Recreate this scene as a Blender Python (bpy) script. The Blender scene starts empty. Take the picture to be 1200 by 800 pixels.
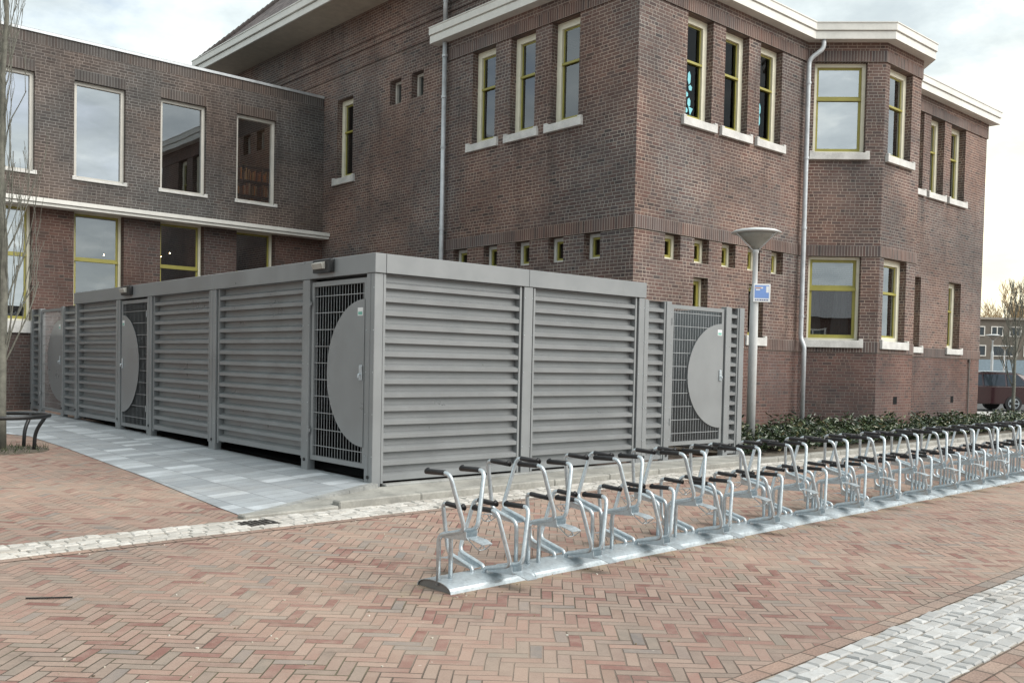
import bpy, bmesh, math, random
from mathutils import Vector, Matrix
random.seed(7)
R = math.radians
C = bpy.context.scene.collection
S = bpy.context.scene
PI = math.pi

# ------------------------------------------------------------------ node helpers
class NT:
    def __init__(s, name):
        s.m = bpy.data.materials.new(name); s.m.use_nodes = True
        s.t = s.m.node_tree; s.n = s.t.nodes; s.l = s.t.links
        s.bsdf = s.n['Principled BSDF']; s.out = s.n['Material Output']
    def inp(s, sock, v):
        if v is None: return
        if hasattr(v, 'is_output'): s.l.new(v, sock)
        else: sock.default_value = v
    def math(s, op, a, b=None, c=None, clamp=False):
        n = s.n.new('ShaderNodeMath'); n.operation = op; n.use_clamp = clamp
        s.inp(n.inputs[0], a); s.inp(n.inputs[1], b); s.inp(n.inputs[2], c)
        return n.outputs[0]
    def mixf(s, f, a, b):
        n = s.n.new('ShaderNodeMix'); n.data_type = 'FLOAT'
        s.inp(n.inputs[0], f); s.inp(n.inputs[2], a); s.inp(n.inputs[3], b); return n.outputs[0]
    def mix(s, f, a, b, mode='MIX'):
        n = s.n.new('ShaderNodeMix'); n.data_type = 'RGBA'; n.blend_type = mode
        s.inp(n.inputs[0], f); s.inp(n.inputs[6], a); s.inp(n.inputs[7], b); return n.outputs[2]
    def sep(s, v):
        n = s.n.new('ShaderNodeSeparateXYZ'); s.l.new(v, n.inputs[0]); return n.outputs
    def comb(s, x, y, z=0.0):
        n = s.n.new('ShaderNodeCombineXYZ'); s.inp(n.inputs[0], x); s.inp(n.inputs[1], y); s.inp(n.inputs[2], z); return n.outputs[0]
    def pos(s): return s.n.new('ShaderNodeNewGeometry').outputs['Position']
    def objc(s): return s.n.new('ShaderNodeTexCoord').outputs['Object']
    def uv(s): return s.n.new('ShaderNodeTexCoord').outputs['UV']
    def noise(s, vec, scale, detail=3, rough=.55, col=False):
        n = s.n.new('ShaderNodeTexNoise'); s.l.new(vec, n.inputs['Vector'])
        n.inputs['Scale'].default_value = scale; n.inputs['Detail'].default_value = detail; n.inputs['Roughness'].default_value = rough
        return n.outputs['Color' if col else 'Fac']
    def white(s, vec):
        n = s.n.new('ShaderNodeTexWhiteNoise'); n.noise_dimensions = '3D'; s.l.new(vec, n.inputs[0]); return n.outputs
    def ramp(s, f, stops, interp='LINEAR'):
        n = s.n.new('ShaderNodeValToRGB'); s.inp(n.inputs[0], f); r = n.color_ramp; r.interpolation = interp
        while len(r.elements) < len(stops): r.elements.new(.5)
        for e, (p, c) in zip(r.elements, stops):
            e.position = p; e.color = (*c, 1) if len(c) == 3 else c
        return n.outputs[0]
    def rng(s, v, a, b, c=0., d=1., smooth=True):
        n = s.n.new('ShaderNodeMapRange'); n.interpolation_type = 'SMOOTHSTEP' if smooth else 'LINEAR'
        s.inp(n.inputs[0], v)
        for i, k in enumerate((a, b, c, d)): s.inp(n.inputs[i+1], k)
        return n.outputs[0]
    def bump(s, h, strength=.5, dist=.01):
        n = s.n.new('ShaderNodeBump'); n.inputs['Strength'].default_value = strength; n.inputs['Distance'].default_value = dist
        s.l.new(h, n.inputs['Height']); s.l.new(n.outputs[0], s.bsdf.inputs['Normal'])
    def set(s, **k):
        for a, v in k.items(): s.inp(s.bsdf.inputs[a], v)
        return s

def plain(name, col, rough=.6, metal=0., var=.12, scale=6., bump=0., spec=.5):
    t = NT(name); p = t.objc()
    n = t.noise(p, scale, 5); n2 = t.noise(p, scale*9, 3)
    a = tuple(c*(1-var) for c in col) + (1,); b = tuple(min(1, c*(1+var)) for c in col) + (1,)
    f = t.math('ADD', t.math('MULTIPLY', n, .7), t.math('MULTIPLY', n2, .3))
    f = t.rng(f, .32, .68)
    t.inp(t.bsdf.inputs['Base Color'], t.mix(f, a, b))
    t.set(Metallic=metal); t.bsdf.inputs['Specular IOR Level'].default_value = spec
    t.inp(t.bsdf.inputs['Roughness'], t.mixf(f, rough*.88, min(1, rough*1.12)))
    if bump: t.bump(n2, bump, .004)
    return t.m

def brick(name, stops, mortar, bw=.196, bh=.065, offset=.5, mw=.0056, grey=None):
    t = NT(name); uv = t.sep(t.uv()); u, v = uv[0], uv[1]
    wob = t.noise(t.uv(), 3.0, 2)
    v = t.math('ADD', v, t.math('MULTIPLY', t.math('SUBTRACT', wob, .5), .006))
    rv = t.math('DIVIDE', v, bh); row = t.math('FLOOR', rv); fv = t.math('SUBTRACT', rv, row)
    ru = t.math('DIVIDE', u, bw)
    if offset:
        ru = t.math('ADD', ru, t.math('MULTIPLY', t.math('FLOORED_MODULO', row, 2.), offset))
    # random small shift of each course
    if offset: ru = t.math('ADD', ru, t.math('MULTIPLY', t.white(t.comb(row, 7.7, 1.3))[0], .3))
    colm = t.math('FLOOR', ru); fu = t.math('SUBTRACT', ru, colm)
    wn = t.white(t.comb(colm, row, 3.1)); r1 = wn[0]
    r2 = t.white(t.comb(colm, row, 9.7))[0]
    if offset:      # about a third of the bricks show as two headers
        hd = t.math('GREATER_THAN', t.white(t.comb(colm, row, 21.3))[0], .66)
        f2 = t.math('FRACT', t.math('MULTIPLY', fu, 2.)); half = t.math('MULTIPLY', hd, t.math('FLOOR', t.math('MULTIPLY', fu, 2.)))
        r1 = t.math('FRACT', t.math('ADD', r1, t.math('MULTIPLY', half, .37)))
        du = t.mixf(hd, t.math('MULTIPLY', t.math('MINIMUM', fu, t.math('SUBTRACT', 1., fu)), bw), t.math('MULTIPLY', t.math('MINIMUM', f2, t.math('SUBTRACT', 1., f2)), bw*.5))
    else:
        du = t.math('MULTIPLY', t.math('MINIMUM', fu, t.math('SUBTRACT', 1., fu)), bw)
    dv = t.math('MULTIPLY', t.math('MINIMUM', fv, t.math('SUBTRACT', 1., fv)), bh)
    d = t.math('MINIMUM', du, dv)
    fine = t.noise(t.uv(), 90., 3)
    d2 = t.math('ADD', d, t.math('MULTIPLY', t.math('SUBTRACT', fine, .5), .006))
    isb = t.rng(d2, mw-.0012, mw+.0016)
    col = t.ramp(r1, stops)
    col = t.mix(t.math('MULTIPLY', t.rng(fine, .35, .7), .35), col, (.04, .033, .03, 1))
    big = t.noise(t.uv(), .55, 4, .6)
    mc = t.mix(t.rng(t.noise(t.uv(), 1.3, 3), .35, .65), tuple(c*.72 for c in mortar)+(1,), tuple(mortar)+(1,))
    out = t.mix(isb, mc, col)
    out = t.mix(1., out, t.mix(t.rng(big, .3, .72), (.78, .76, .75, 1), (1.18, 1.16, 1.14, 1)), 'MULTIPLY')
    hue = t.noise(t.uv(), .33, 3, .5)
    out = t.mix(1., out, t.mix(t.rng(hue, .36, .64), (.86, .93, .97, 1), (1.12, 1.0, .94, 1)), 'MULTIPLY')
    # vertical dirt streaks and salt bloom
    st = t.noise(t.comb(t.math('MULTIPLY', uv[0], 2.2), t.math('MULTIPLY', uv[1], .22)), 1., 4, .6)
    out = t.mix(t.math('MULTIPLY', t.rng(st, .54, .78), .5), out, (.03, .028, .027, 1))
    salt = t.noise(t.uv(), .8, 6, .7)
    out = t.mix(t.math('MULTIPLY', t.rng(salt, .70, .88), .2), out, (.45, .42, .39, 1))
    t.inp(t.bsdf.inputs['Base Color'], out)
    t.set(Roughness=.88); t.bsdf.inputs['Specular IOR Level'].default_value = .25
    h = t.math('ADD', t.math('MULTIPLY', isb, t.math('ADD', .8, t.math('MULTIPLY', r2, .35))), t.math('MULTIPLY', fine, .35))
    t.bump(h, .8, .006)
    return t.m

def herringbone():
    t = NT('brick_paving'); P = t.sep(t.pos())
    wob = t.sep(t.noise(t.pos(), 1.1, 2, col=True))
    x = t.math('ADD', P[0], t.math('MULTIPLY', t.math('SUBTRACT', wob[0], .5), .05))
    y = t.math('ADD', P[1], t.math('MULTIPLY', t.math('SUBTRACT', wob[1], .5), .05))
    a = R(45+1.7); ca, sa = math.cos(a), math.sin(a); w = .068; L = 3
    px = t.math('ADD', t.math('MULTIPLY', x, ca/w), t.math('MULTIPLY', y, sa/w))
    py = t.math('ADD', t.math('MULTIPLY', x, -sa/w), t.math('MULTIPLY', y, ca/w))
    i = t.math('FLOOR', px); j = t.math('FLOOR', py)
    fx = t.math('SUBTRACT', px, i); fy = t.math('SUBTRACT', py, j)
    d = t.math('FLOORED_MODULO', t.math('SUBTRACT', i, j), 2.*L)
    e = t.math('FLOORED_MODULO', t.math('SUBTRACT', t.math('SUBTRACT', j, i), 1.), 2.*L)
    isV = t.math('GREATER_THAN', d, L-.5)
    al = t.mixf(isV, t.math('ADD', d, fx), t.math('ADD', e, fy))
    ac = t.mixf(isV, fy, fx)
    idx = t.mixf(isV, t.math('SUBTRACT', i, d), i)
    idy = t.mixf(isV, j, t.math('SUBTRACT', j, e))
    wn = t.white(t.comb(idx, idy, isV)); r1 = wn[0]; r2 = t.white(t.comb(idx, idy, t.math('ADD', isV, 5.3)))[0]
    da = t.math('MINIMUM', al, t.math('SUBTRACT', float(L), al)); dc = t.math('MINIMUM', ac, t.math('SUBTRACT', 1., ac))
    dd = t.math('MULTIPLY', t.math('MINIMUM', da, dc), w)
    fine = t.noise(t.pos(), 70., 4, .65)
    dd = t.math('ADD', dd, t.math('MULTIPLY', t.math('SUBTRACT', fine, .5), .006))
    gap = t.math('ADD', .0026, t.math('MULTIPLY', t.rng(t.noise(t.pos(), 1.7, 3), .4, .7), .0022))
    isb = t.rng(dd, t.math('SUBTRACT', gap, .0012), t.math('ADD', gap, .0022))
    col = t.ramp(r1, [(0, (.285, .215, .17)), (.16, (.36, .255, .205)), (.3, (.265, .225, .185)), (.42, (.34, .265, .215)), (.52, (.30, .185, .15)),
                      (.62, (.26, .235, .195)), (.76, (.37, .28, .225)), (.84, (.205, .105, .088)), (.90, (.25, .145, .122)), (.93, (.31, .235, .19)), (.975, (.27, .245, .215)), (1, (.20, .19, .175))])
    col = t.mix(t.math('MULTIPLY', t.rng(fine, .4, .75), .3), col, (.15, .125, .105, 1))
    mid = t.noise(t.pos(), 9., 4, .6)
    col = t.mix(t.math('MULTIPLY', t.rng(mid, .40, .68), .38), col, (.36, .30, .245, 1))
    joint = t.mix(t.math('MULTIPLY', t.rng(t.noise(t.pos(), .7, 5, .7), .52, .66), .6), t.mix(t.rng(t.noise(t.pos(), .9, 4), .38, .62), (.105, .088, .07, 1), (.27, .225, .18, 1)), (.09, .10, .045, 1))
    out = t.mix(isb, joint, col)
    # blown sand lying in drifts
    sand = t.noise(t.pos(), .42, 6, .62)
    out = t.mix(t.math('MULTIPLY', t.rng(sand, .48, .74), .42), out, (.40, .335, .265, 1))
    # sand and chaff swept up against the rack's base plate
    rl = t.math('ABSOLUTE', t.math('SUBTRACT', t.math('SUBTRACT', P[1], t.math('MULTIPLY', P[0], .0278)), -3.783))
    acc = t.math('MULTIPLY', t.rng(rl, .17, .42, 1., 0.), t.rng(t.noise(t.pos(), 5., 5, .65), .40, .62))
    acc = t.math('MULTIPLY', acc, t.rng(P[0], -2.5, -2.0))
    out = t.mix(t.math('MULTIPLY', acc, .8), out, (.34, .29, .20, 1))
    stn = t.noise(t.pos(), 1.9, 5, .7)
    out = t.mix(t.math('MULTIPLY', t.rng(stn, .55, .75), .5), out, (.12, .105, .09, 1))
    spk = t.noise(t.pos(), 24., 2, .5)
    out = t.mix(t.rng(spk, .74, .80), out, (.5, .46, .40, 1))
    big = t.noise(t.pos(), .23, 3)
    out = t.mix(1., out, t.mix(t.rng(big, .3, .7), (.86, .86, .87, 1), (1.1, 1.09, 1.07, 1)), 'MULTIPLY')
    out = t.mix(1., out, (.96, .905, .91, 1), 'MULTIPLY')
    t.inp(t.bsdf.inputs['Base Color'], out)
    t.set(Roughness=.86); t.bsdf.inputs['Specular IOR Level'].default_value = .3
    tilt = t.math('MULTIPLY', t.math('SUBTRACT', r2, .5), t.math('SUBTRACT', ac, .5))
    h = t.math('ADD', t.math('MULTIPLY', isb, .8), t.math('ADD', t.math('MULTIPLY', fine, .3), t.math('ADD', t.math('MULTIPLY', r2, .3), t.math('MULTIPLY', tilt, 1.0))))
    t.bump(h, .75, .008)
    return t.m

def tiles(name, wx, wy, stops, joint, offs=0.):
    t = NT(name); P = t.sep(t.pos())
    rx = t.math('DIVIDE', P[0], wx); i = t.math('FLOOR', rx); fx = t.math('SUBTRACT', rx, i)
    ry = t.math('ADD', t.math('DIVIDE', P[1], wy), t.math('MULTIPLY', t.math('FLOORED_MODULO', i, 2.), offs)); j = t.math('FLOOR', ry); fy = t.math('SUBTRACT', ry, j)
    dx = t.math('MULTIPLY', t.math('MINIMUM', fx, t.math('SUBTRACT', 1., fx)), wx)
    dy = t.math('MULTIPLY', t.math('MINIMUM', fy, t.math('SUBTRACT', 1., fy)), wy)
    fine = t.noise(t.pos(), 60., 4)
    d = t.math('ADD', t.math('MINIMUM', dx, dy), t.math('MULTIPLY', t.math('SUBTRACT', fine, .5), .004))
    isb = t.rng(d, .0015, .0045)
    r1 = t.white(t.comb(i, j, 1.))[0]
    col = t.ramp(r1, stops)
    col = t.mix(t.math('MULTIPLY', t.rng(t.noise(t.pos(), 3.5, 5, .65), .4, .7), .35), col, (.20, .20, .195, 1))
    col = t.mix(t.math('MULTIPLY', t.rng(fine, .45, .75), .2), col, (.12, .12, .12, 1))
    col = t.mix(t.math('MULTIPLY', t.rng(t.noise(t.pos(), .6, 5, .6), .55, .75), .35), col, (.30, .27, .22, 1))
    t.inp(t.bsdf.inputs['Base Color'], t.mix(isb, (*joint, 1), col)); t.set(Roughness=.8)
    t.bump(t.math('ADD', isb, t.math('MULTIPLY', fine, .3)), .5, .005)
    return t.m

def stone_random(name, a, b, dirt, dscale=5.):
    t = NT(name)
    oi = t.n.new('ShaderNodeNewGeometry').outputs['Random Per Island']
    p = t.pos(); n = t.noise(p, dscale*5, 5, .65); n2 = t.noise(p, 1.2, 4)
    col = t.mix(oi, (*a, 1), (*b, 1))
    col = t.mix(t.math('MULTIPLY', t.rng(n, .4, .72), .55), col, (*dirt, 1))
    col = t.mix(t.math('MULTIPLY', t.rng(n2, .5, .75), .35), col, (.36, .30, .23, 1))
    t.inp(t.bsdf.inputs['Base Color'], col); t.set(Roughness=.85)
    t.bump(n, .6, .006)
    return t.m

def glass(name, base=.22, tint=(.55, .58, .6), k=1.):
    t = NT(name); t.n.remove(t.bsdf)
    lw = t.n.new('ShaderNodeFresnel'); lw.inputs[0].default_value = 1.5
    f = t.math('ADD', base, t.math('MULTIPLY', lw.outputs[0], k), clamp=True)
    tr = t.n.new('ShaderNodeBsdfTransparent'); tr.inputs[0].default_value = (*tint, 1)
    gl = t.n.new('ShaderNodeBsdfGlossy'); gl.inputs[0].default_value = (.93, .96, 1, 1); gl.inputs[1].default_value = .006
    bp = t.n.new('ShaderNodeBump'); bp.inputs['Strength'].default_value = .06; bp.inputs['Distance'].default_value = .02
    t.l.new(t.noise(t.pos(), .9, 2), bp.inputs['Height']); t.l.new(bp.outputs[0], gl.inputs['Normal'])
    mx = t.n.new('ShaderNodeMixShader'); t.l.new(f, mx.inputs[0]); t.l.new(tr.outputs[0], mx.inputs[1]); t.l.new(gl.outputs[0], mx.inputs[2])
    t.l.new(mx.outputs[0], t.out.inputs[0])
    return t.m

def emit(name, col, s):
    t = NT(name); t.set(**{'Base Color': (*col, 1)}); t.bsdf.inputs['Emission Color'].default_value = (*col, 1); t.bsdf.inputs['Emission Strength'].default_value = s
    return t.m

BR_MAIN = [(0, (0.127, 0.089, 0.082)), (.16, (0.163, 0.114, 0.102)), (.32, (0.130, 0.098, 0.093)), (.47, (0.192, 0.132, 0.115)), (.6, (0.108, 0.087, 0.086)), (.74, (0.166, 0.120, 0.109)), (.86, (0.146, 0.090, 0.080)), (.94, (0.077, 0.067, 0.067)), (1, (0.216, 0.156, 0.134))]
BR_LOW = [(0, (0.121, 0.075, 0.068)), (.2, (0.145, 0.088, 0.079)), (.45, (0.108, 0.076, 0.073)), (.65, (0.163, 0.101, 0.089)), (.85, (0.130, 0.077, 0.068)), (.95, (0.077, 0.064, 0.064)), (1, (0.176, 0.121, 0.105))]
BR_GREY = [(0, (0.084, 0.075, 0.071)), (.25, (0.114, 0.101, 0.094)), (.5, (0.095, 0.085, 0.081)), (.7, (0.135, 0.119, 0.109)), (.88, (0.072, 0.066, 0.064)), (1, (0.116, 0.093, 0.083))]
BR_RED = [(0, (0.101, 0.065, 0.057)), (.3, (0.124, 0.078, 0.069)), (.55, (0.090, 0.064, 0.058)), (.8, (0.144, 0.093, 0.080)), (1, (0.069, 0.058, 0.055))]
M = dict(
    brick=brick('old_brick', BR_MAIN, (.385, .35, .31)),
    bgrey=brick('grey_brick', BR_GREY, (.26, .248, .235)),
    bred=brick('red_brick', BR_RED, (.21, .185, .168)),
)
M['bricklow'] = brick('lower_old_brick', BR_LOW, (.235, .20, .18))
M['soldier'] = brick('old_brick_upright', BR_MAIN, (.385, .35, .315), bw=.0635, bh=.235, offset=0.)
M['sgrey'] = brick('grey_brick_upright', BR_GREY, (.26, .248, .235), bw=.0635, bh=.235, offset=0.)
M['row'] = brick('paving_border_brick', [(0, (.33, .255, .215)), (.4, (.36, .285, .24)), (.75, (.29, .21, .175)), (1, (.32, .27, .235))], (.14, .115, .095), bw=.21, bh=.095, offset=.5)
M['paving'] = herringbone()
M['tile'] = tiles('grey_tile', .40, .22, [(0, (.26, .285, .305)), (.35, (.34, .37, .39)), (.6, (.29, .315, .335)), (.82, (.42, .455, .48)), (1, (.55, .59, .62))], (.11, .115, .12), .0)
M['sett'] = stone_random('granite_sett', (.29, .293, .29), (.46, .465, .46), (.33, .315, .29))
M['sett2'] = stone_random('worn_sett', (.36, .345, .315), (.55, .535, .50), (.27, .25, .22))
M['concrete'] = plain('concrete', (.275, .27, .245), .85, var=.25, scale=3, bump=.4)
M['plinth'] = plain('plinth_concrete', (.25, .255, .245), .85, var=.25, scale=3, bump=.4)
def shedpaint():
    t = NT('grey_paint'); p = t.objc(); q = t.sep(p)
    n = t.noise(p, 1.6, 5, .6); n2 = t.noise(p, 28, 3)
    st = t.noise(t.comb(t.math('MULTIPLY', t.math('ADD', q[0], q[1]), 9.), t.math('MULTIPLY', q[2], .7)), 1., 5, .65)
    col = t.mix(t.rng(n, .3, .7), (.214, .226, .231, 1), (.243, .256, .261, 1))
    col = t.mix(t.math('MULTIPLY', t.rng(st, .58, .8), .12), col, (.16, .158, .15, 1))
    col = t.mix(t.math('MULTIPLY', t.rng(st, .22, .38, 1., 0.), .1), col, (.36, .375, .375, 1))
    t.inp(t.bsdf.inputs['Base Color'], col); t.set(Metallic=.12)
    t.inp(t.bsdf.inputs['Roughness'], t.mixf(t.rng(n, .3, .7), .27, .45))
    return t.m
M['shed'] = shedpaint()
M['shedroof'] = plain('roof_sheet', (.16, .165, .17), .6, var=.15)
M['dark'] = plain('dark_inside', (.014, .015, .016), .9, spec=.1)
M['wire'] = plain('galvanised_wire', (.36, .38, .39), .45, metal=.5)
def galv():
    t = NT('galvanised_steel'); p = t.objc()
    v = t.n.new('ShaderNodeTexVoronoi'); t.l.new(p, v.inputs['Vector']); v.inputs['Scale'].default_value = 55
    n = t.noise(p, 6., 5, .6)
    f = t.math('ADD', t.math('MULTIPLY', t.sep(v.outputs['Color'])[0], .2), t.math('MULTIPLY', n, .75))
    t.inp(t.bsdf.inputs['Base Color'], t.mix(t.rng(f, .25, .75), (.42, .47, .50, 1), (.60, .66, .69, 1)))
    t.inp(t.bsdf.inputs['Roughness'], t.mixf(f, .26, .44)); t.set(Metallic=.6)
    return t.m
M['galv'] = galv()
M['rubber'] = plain('black_rubber', (.018, .018, .02), .55, bump=.2)
M['cream'] = plain('cream_paint', (.74, .72, .58), .5, var=.06)
M['white'] = plain('white_paint', (.66, .66, .62), .5, var=.08, scale=2)
M['sill'] = plain('sill_stone', (.56, .56, .54), .7, var=.18, scale=4)
M['olive'] = plain('olive_paint', (.30, .275, .06), .45, var=.08)
M['offwhite'] = plain('offwhite_frame', (.56, .55, .50), .5, var=.06)
M['zinc'] = plain('zinc_pipe', (.50, .53, .55), .45, metal=.35, var=.15)
M['zincdark'] = plain('weathered_zinc', (.16, .15, .14), .6)
M['soffit'] = plain('soffit_board', (.46, .43, .36), .7, var=.12)
M['glass'] = glass('window_glass', .24)
M['glass_sky'] = glass('coated_glass', .46, (.45, .5, .55))
M['glass_dark'] = glass('dim_glass', .02, (.40, .43, .44), .13)
M['lampw'] = plain('lamp_white', (.55, .57, .57), .4, var=.06)
M['diffuser'] = plain('lamp_diffuser', (.33, .33, .30), .3, var=.1)
M['iron'] = plain('black_iron', (.012, .013, .014), .4)
M['soil'] = plain('garden_soil', (.10, .085, .065), .95, var=.4, scale=8, bump=.8)
M['sand'] = plain('joint_sand', (.27, .24, .20), .95, var=.35, scale=12, bump=.5)
M['bark'] = plain('grey_bark', (.15, .15, .125), .9, var=.3, scale=12, bump=.6)
M['bark_far'] = plain('gold_lit_twigs', (.42, .30, .16), .9, var=.2)  # golden light on the far trees is put into this colour
M['asphalt'] = plain('asphalt', (.055, .055, .056), .9, var=.2, scale=9)
M['pale'] = plain('pale_pavement', (.42, .41, .39), .85, var=.15)
M['label'] = plain('white_label', (.7, .72, .72), .4, var=.03)
M['blue'] = plain('sign_blue', (.17, .29, .60), .4, var=.05)
M['navy'] = plain('sign_navy', (.05, .08, .22), .4)
M['rust'] = plain('sign_orange', (.5, .2, .1), .4)
M['green'] = plain('label_green', (.16, .42, .35), .5)
M['cyan'] = plain('paper_cyan', (.20, .55, .62), .7)
M['curtain'] = plain('pale_curtain', (.26, .27, .26), .9)
M['wood'] = plain('dark_wood', (.05, .035, .025), .6)
M['inner'] = plain('inner_wall', (.16, .13, .105), .9)
M['bulb'] = emit('warm_bulb', (1., .66, .32), 25.)
M['bulb2'] = emit('fill_bulb', (1., .72, .42), 1000.)
M['roof'] = plain('roof_bitumen', (.06, .06, .06), .9)
M['drain'] = plain('drain_iron', (.05, .045, .04), .7, var=.3, scale=20)

# ------------------------------------------------------------------ object helpers
ORG = {}
def finish(name, bm, mats, parent=None, smooth=False, local=False):
    me = bpy.data.meshes.new(name)
    if parent is not None and not local:
        bm.transform(Matrix.Translation(-ORG[parent.name]))
    bmesh.ops.recalc_face_normals(bm, faces=bm.faces) if smooth == 'n' else None
    bm.to_mesh(me); bm.free()
    for m in (mats if isinstance(mats, (list, tuple)) else [mats]): me.materials.append(m)
    o = bpy.data.objects.new(name, me); C.objects.link(o)
    if smooth:
        for p in me.polygons: p.use_smooth = True
    if parent is not None: 
        o.parent = parent; ORG[o.name] = ORG[parent.name]
    else: ORG[o.name] = Vector((0, 0, 0))
    return o
def thing(name, label, cat, loc=(0, 0, 0), group=None, rotz=0.):
    o = bpy.data.objects.new(name, None); C.objects.link(o); o.location = loc; o.rotation_euler = (0, 0, rotz)
    o.empty_display_size = .2
    ORG[o.name] = Vector(loc); tag(o, label, cat, group); return o
def tag(o, label, cat, group=None, kind=None):
    o['label'] = label; o['category'] = cat
    if group: o['group'] = group
    if kind: o['kind'] = kind
    return o
def struct(o): o['kind'] = 'structure'; return o

class F:      # wall frame: u along, n outward, z up
    def __init__(s, o, ang, nsign=-1):
        s.o = Vector(o); s.u = Vector((math.cos(ang), math.sin(ang), 0)); s.n = Vector((s.u.y, -s.u.x, 0)) * (1 if nsign < 0 else -1)
    def P(s, u, n, z): return s.o + s.u*u + s.n*n + Vector((0, 0, z))

def box(bm, f, u0, u1, n0, n1, z0, z1, bev=0.):
    vs = [bm.verts.new(f.P(u, n, z)) for z in (z0, z1) for u, n in ((u0, n0), (u1, n0), (u1, n1), (u0, n1))]
    fs = [bm.faces.new([vs[i] for i in q]) for q in ((3, 2, 1, 0), (4, 5, 6, 7), (0, 1, 5, 4), (1, 2, 6, 5), (2, 3, 7, 6), (3, 0, 4, 7))]
    bmesh.ops.recalc_face_normals(bm, faces=fs)
    if bev:
        es = list({e for q in fs for e in q.edges}); bmesh.ops.bevel(bm, geom=es, offset=bev, segments=1, affect='EDGES')
W0 = F((0, 0, 0), 0)   # world frame: u=x, n=-y
def wbox(bm, x0, x1, y0, y1, z0, z1, bev=0.): box(bm, W0, x0, x1, -y1, -y0, z0, z1, bev)

def fillet(pts, rad, seg=4):
    pts = [Vector(p) for p in pts]; out = [pts[0]]
    for a, b, c in zip(pts, pts[1:], pts[2:]):
        d1 = (a-b); d2 = (c-b); r = min(rad, d1.length*.45, d2.length*.45)
        p, q = b+d1.normalized()*r, b+d2.normalized()*r
        for k in range(seg+1):
            t = k/seg; out.append(p*(1-t)**2 + b*2*t*(1-t) + q*t*t)
    out.append(pts[-1]); return out
def tube(bm, pts, r, n=8, r2=None, cap=True):
    pts = [Vector(p) for p in pts]; m = len(pts); rings = []
    up = None
    for i, p in enumerate(pts):
        d = (pts[min(i+1, m-1)] - pts[max(i-1, 0)]).normalized()
        if up is None:
            up = Vector((0, 0, 1)) if abs(d.z) < .9 else Vector((1, 0, 0))
        a = (up - d*up.dot(d)); a = a.normalized() if a.length > 1e-6 else d.orthogonal().normalized()
        up = a; b = d.cross(a)
        rr = r if r2 is None else r + (r2-r)*i/(m-1)
        rings.append([bm.verts.new(p + (a*math.cos(2*PI*k/n) + b*math.sin(2*PI*k/n))*rr) for k in range(n)])
    for A, B in zip(rings, rings[1:]):
        for k in range(n): bm.faces.new((A[k], A[(k+1) % n], B[(k+1) % n], B[k]))
    if cap:
        bm.faces.new(list(reversed(rings[0]))); bm.faces.new(rings[-1])
def lathe(bm, prof, c, n=24):
    c = Vector(c); rings = [[bm.verts.new(c + Vector((r*math.cos(2*PI*k/n), r*math.sin(2*PI*k/n), z))) for k in range(n)] for r, z in prof]
    for A, B in zip(rings, rings[1:]):
        for k in range(n): bm.faces.new((A[k], A[(k+1) % n], B[(k+1) % n], B[k]))
    bm.faces.new(list(reversed(rings[0]))); bm.faces.new(rings[-1])

# ------------------------------------------------------------------ wall with openings, courses that stand proud, reveals
def wall(bm, f, u0, u1, bands, openings, e0=0., e1=0., uvo=0., spans=None):
    """bands: (z0,z1,offset,mat). openings: (u0,u1,z0,z1,depth)"""
    uvl = bm.loops.layers.uv.verify()
    def quad(ps, uvs, mat):
        fc = bm.faces.new([bm.verts.new(p) for p in ps]); fc.material_index = mat
        for l, q in zip(fc.loops, uvs): l[uvl].uv = q
    def inop(u, z):
        return any(a < u < b and c < z < d for a, b, c, d, _ in openings)
    for bi, (z0, z1, off, mat) in enumerate(bands):
        ua, ub = u0-off*e0, u1+off*e1
        us = sorted({ua, ub} | {x for o in openings for x in o[:2] if ua < x < ub}); zs = sorted({z0, z1} | {x for o in openings for x in o[2:4] if z0 < x < z1})
        vo = -z0 if mat == 1 else 0.
        for za, zb in zip(zs, zs[1:]):
            for a, b in zip(us, us[1:]):
                if inop((a+b)/2, (za+zb)/2): continue
                mt = mat
                if mat == 1 and spans is not None and z1 < 8 and not any(p < (a+b)/2 < q for p, q in spans): mt = 0
                quad([f.P(a, off, za), f.P(b, off, za), f.P(b, off, zb), f.P(a, off, zb)],
                     [(a+uvo, za+vo*mt), (b+uvo, za+vo*mt), (b+uvo, zb+vo*mt), (a+uvo, zb+vo*mt)], mt)
        if bi+1 < len(bands):
            o2 = bands[bi+1][2]
            if abs(o2-off) > 1e-5:
                quad([f.P(ua, off, z1), f.P(ub, off, z1), f.P(ub, o2, z1), f.P(ua, o2, z1)], [(ua+uvo, z1), (ub+uvo, z1), (ub+uvo, z1+off-o2), (ua+uvo, z1+off-o2)], 0)
    for a, b, c, d, dp in openings:
        off = next((k[2] for k in bands if k[0] <= (c+d)/2 < k[1]), 0.)
        quad([f.P(a, off, c), f.P(a, off, d), f.P(a, -dp, d), f.P(a, -dp, c)], [(.11, c), (.11, d), (.11+dp, d), (.11+dp, c)], 0)
        quad([f.P(b, -dp, c), f.P(b, -dp, d), f.P(b, off, d), f.P(b, off, c)], [(dp, c), (dp, d), (0, d), (0, c)], 0)
        ot = next((k[2] for k in bands if k[0] <= d < k[1]), off)
        quad([f.P(a, max(off, ot), d), f.P(b, max(off, ot), d), f.P(b, -dp, d), f.P(a, -dp, d)], [(a, 0), (b, 0), (b, dp), (a, dp)], 1)
        quad([f.P(a, off, c), f.P(a, -dp, c), f.P(b, -dp, c), f.P(b, off, c)], [(a, 0), (a, dp), (b, dp), (b, 0)], 0)

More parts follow.
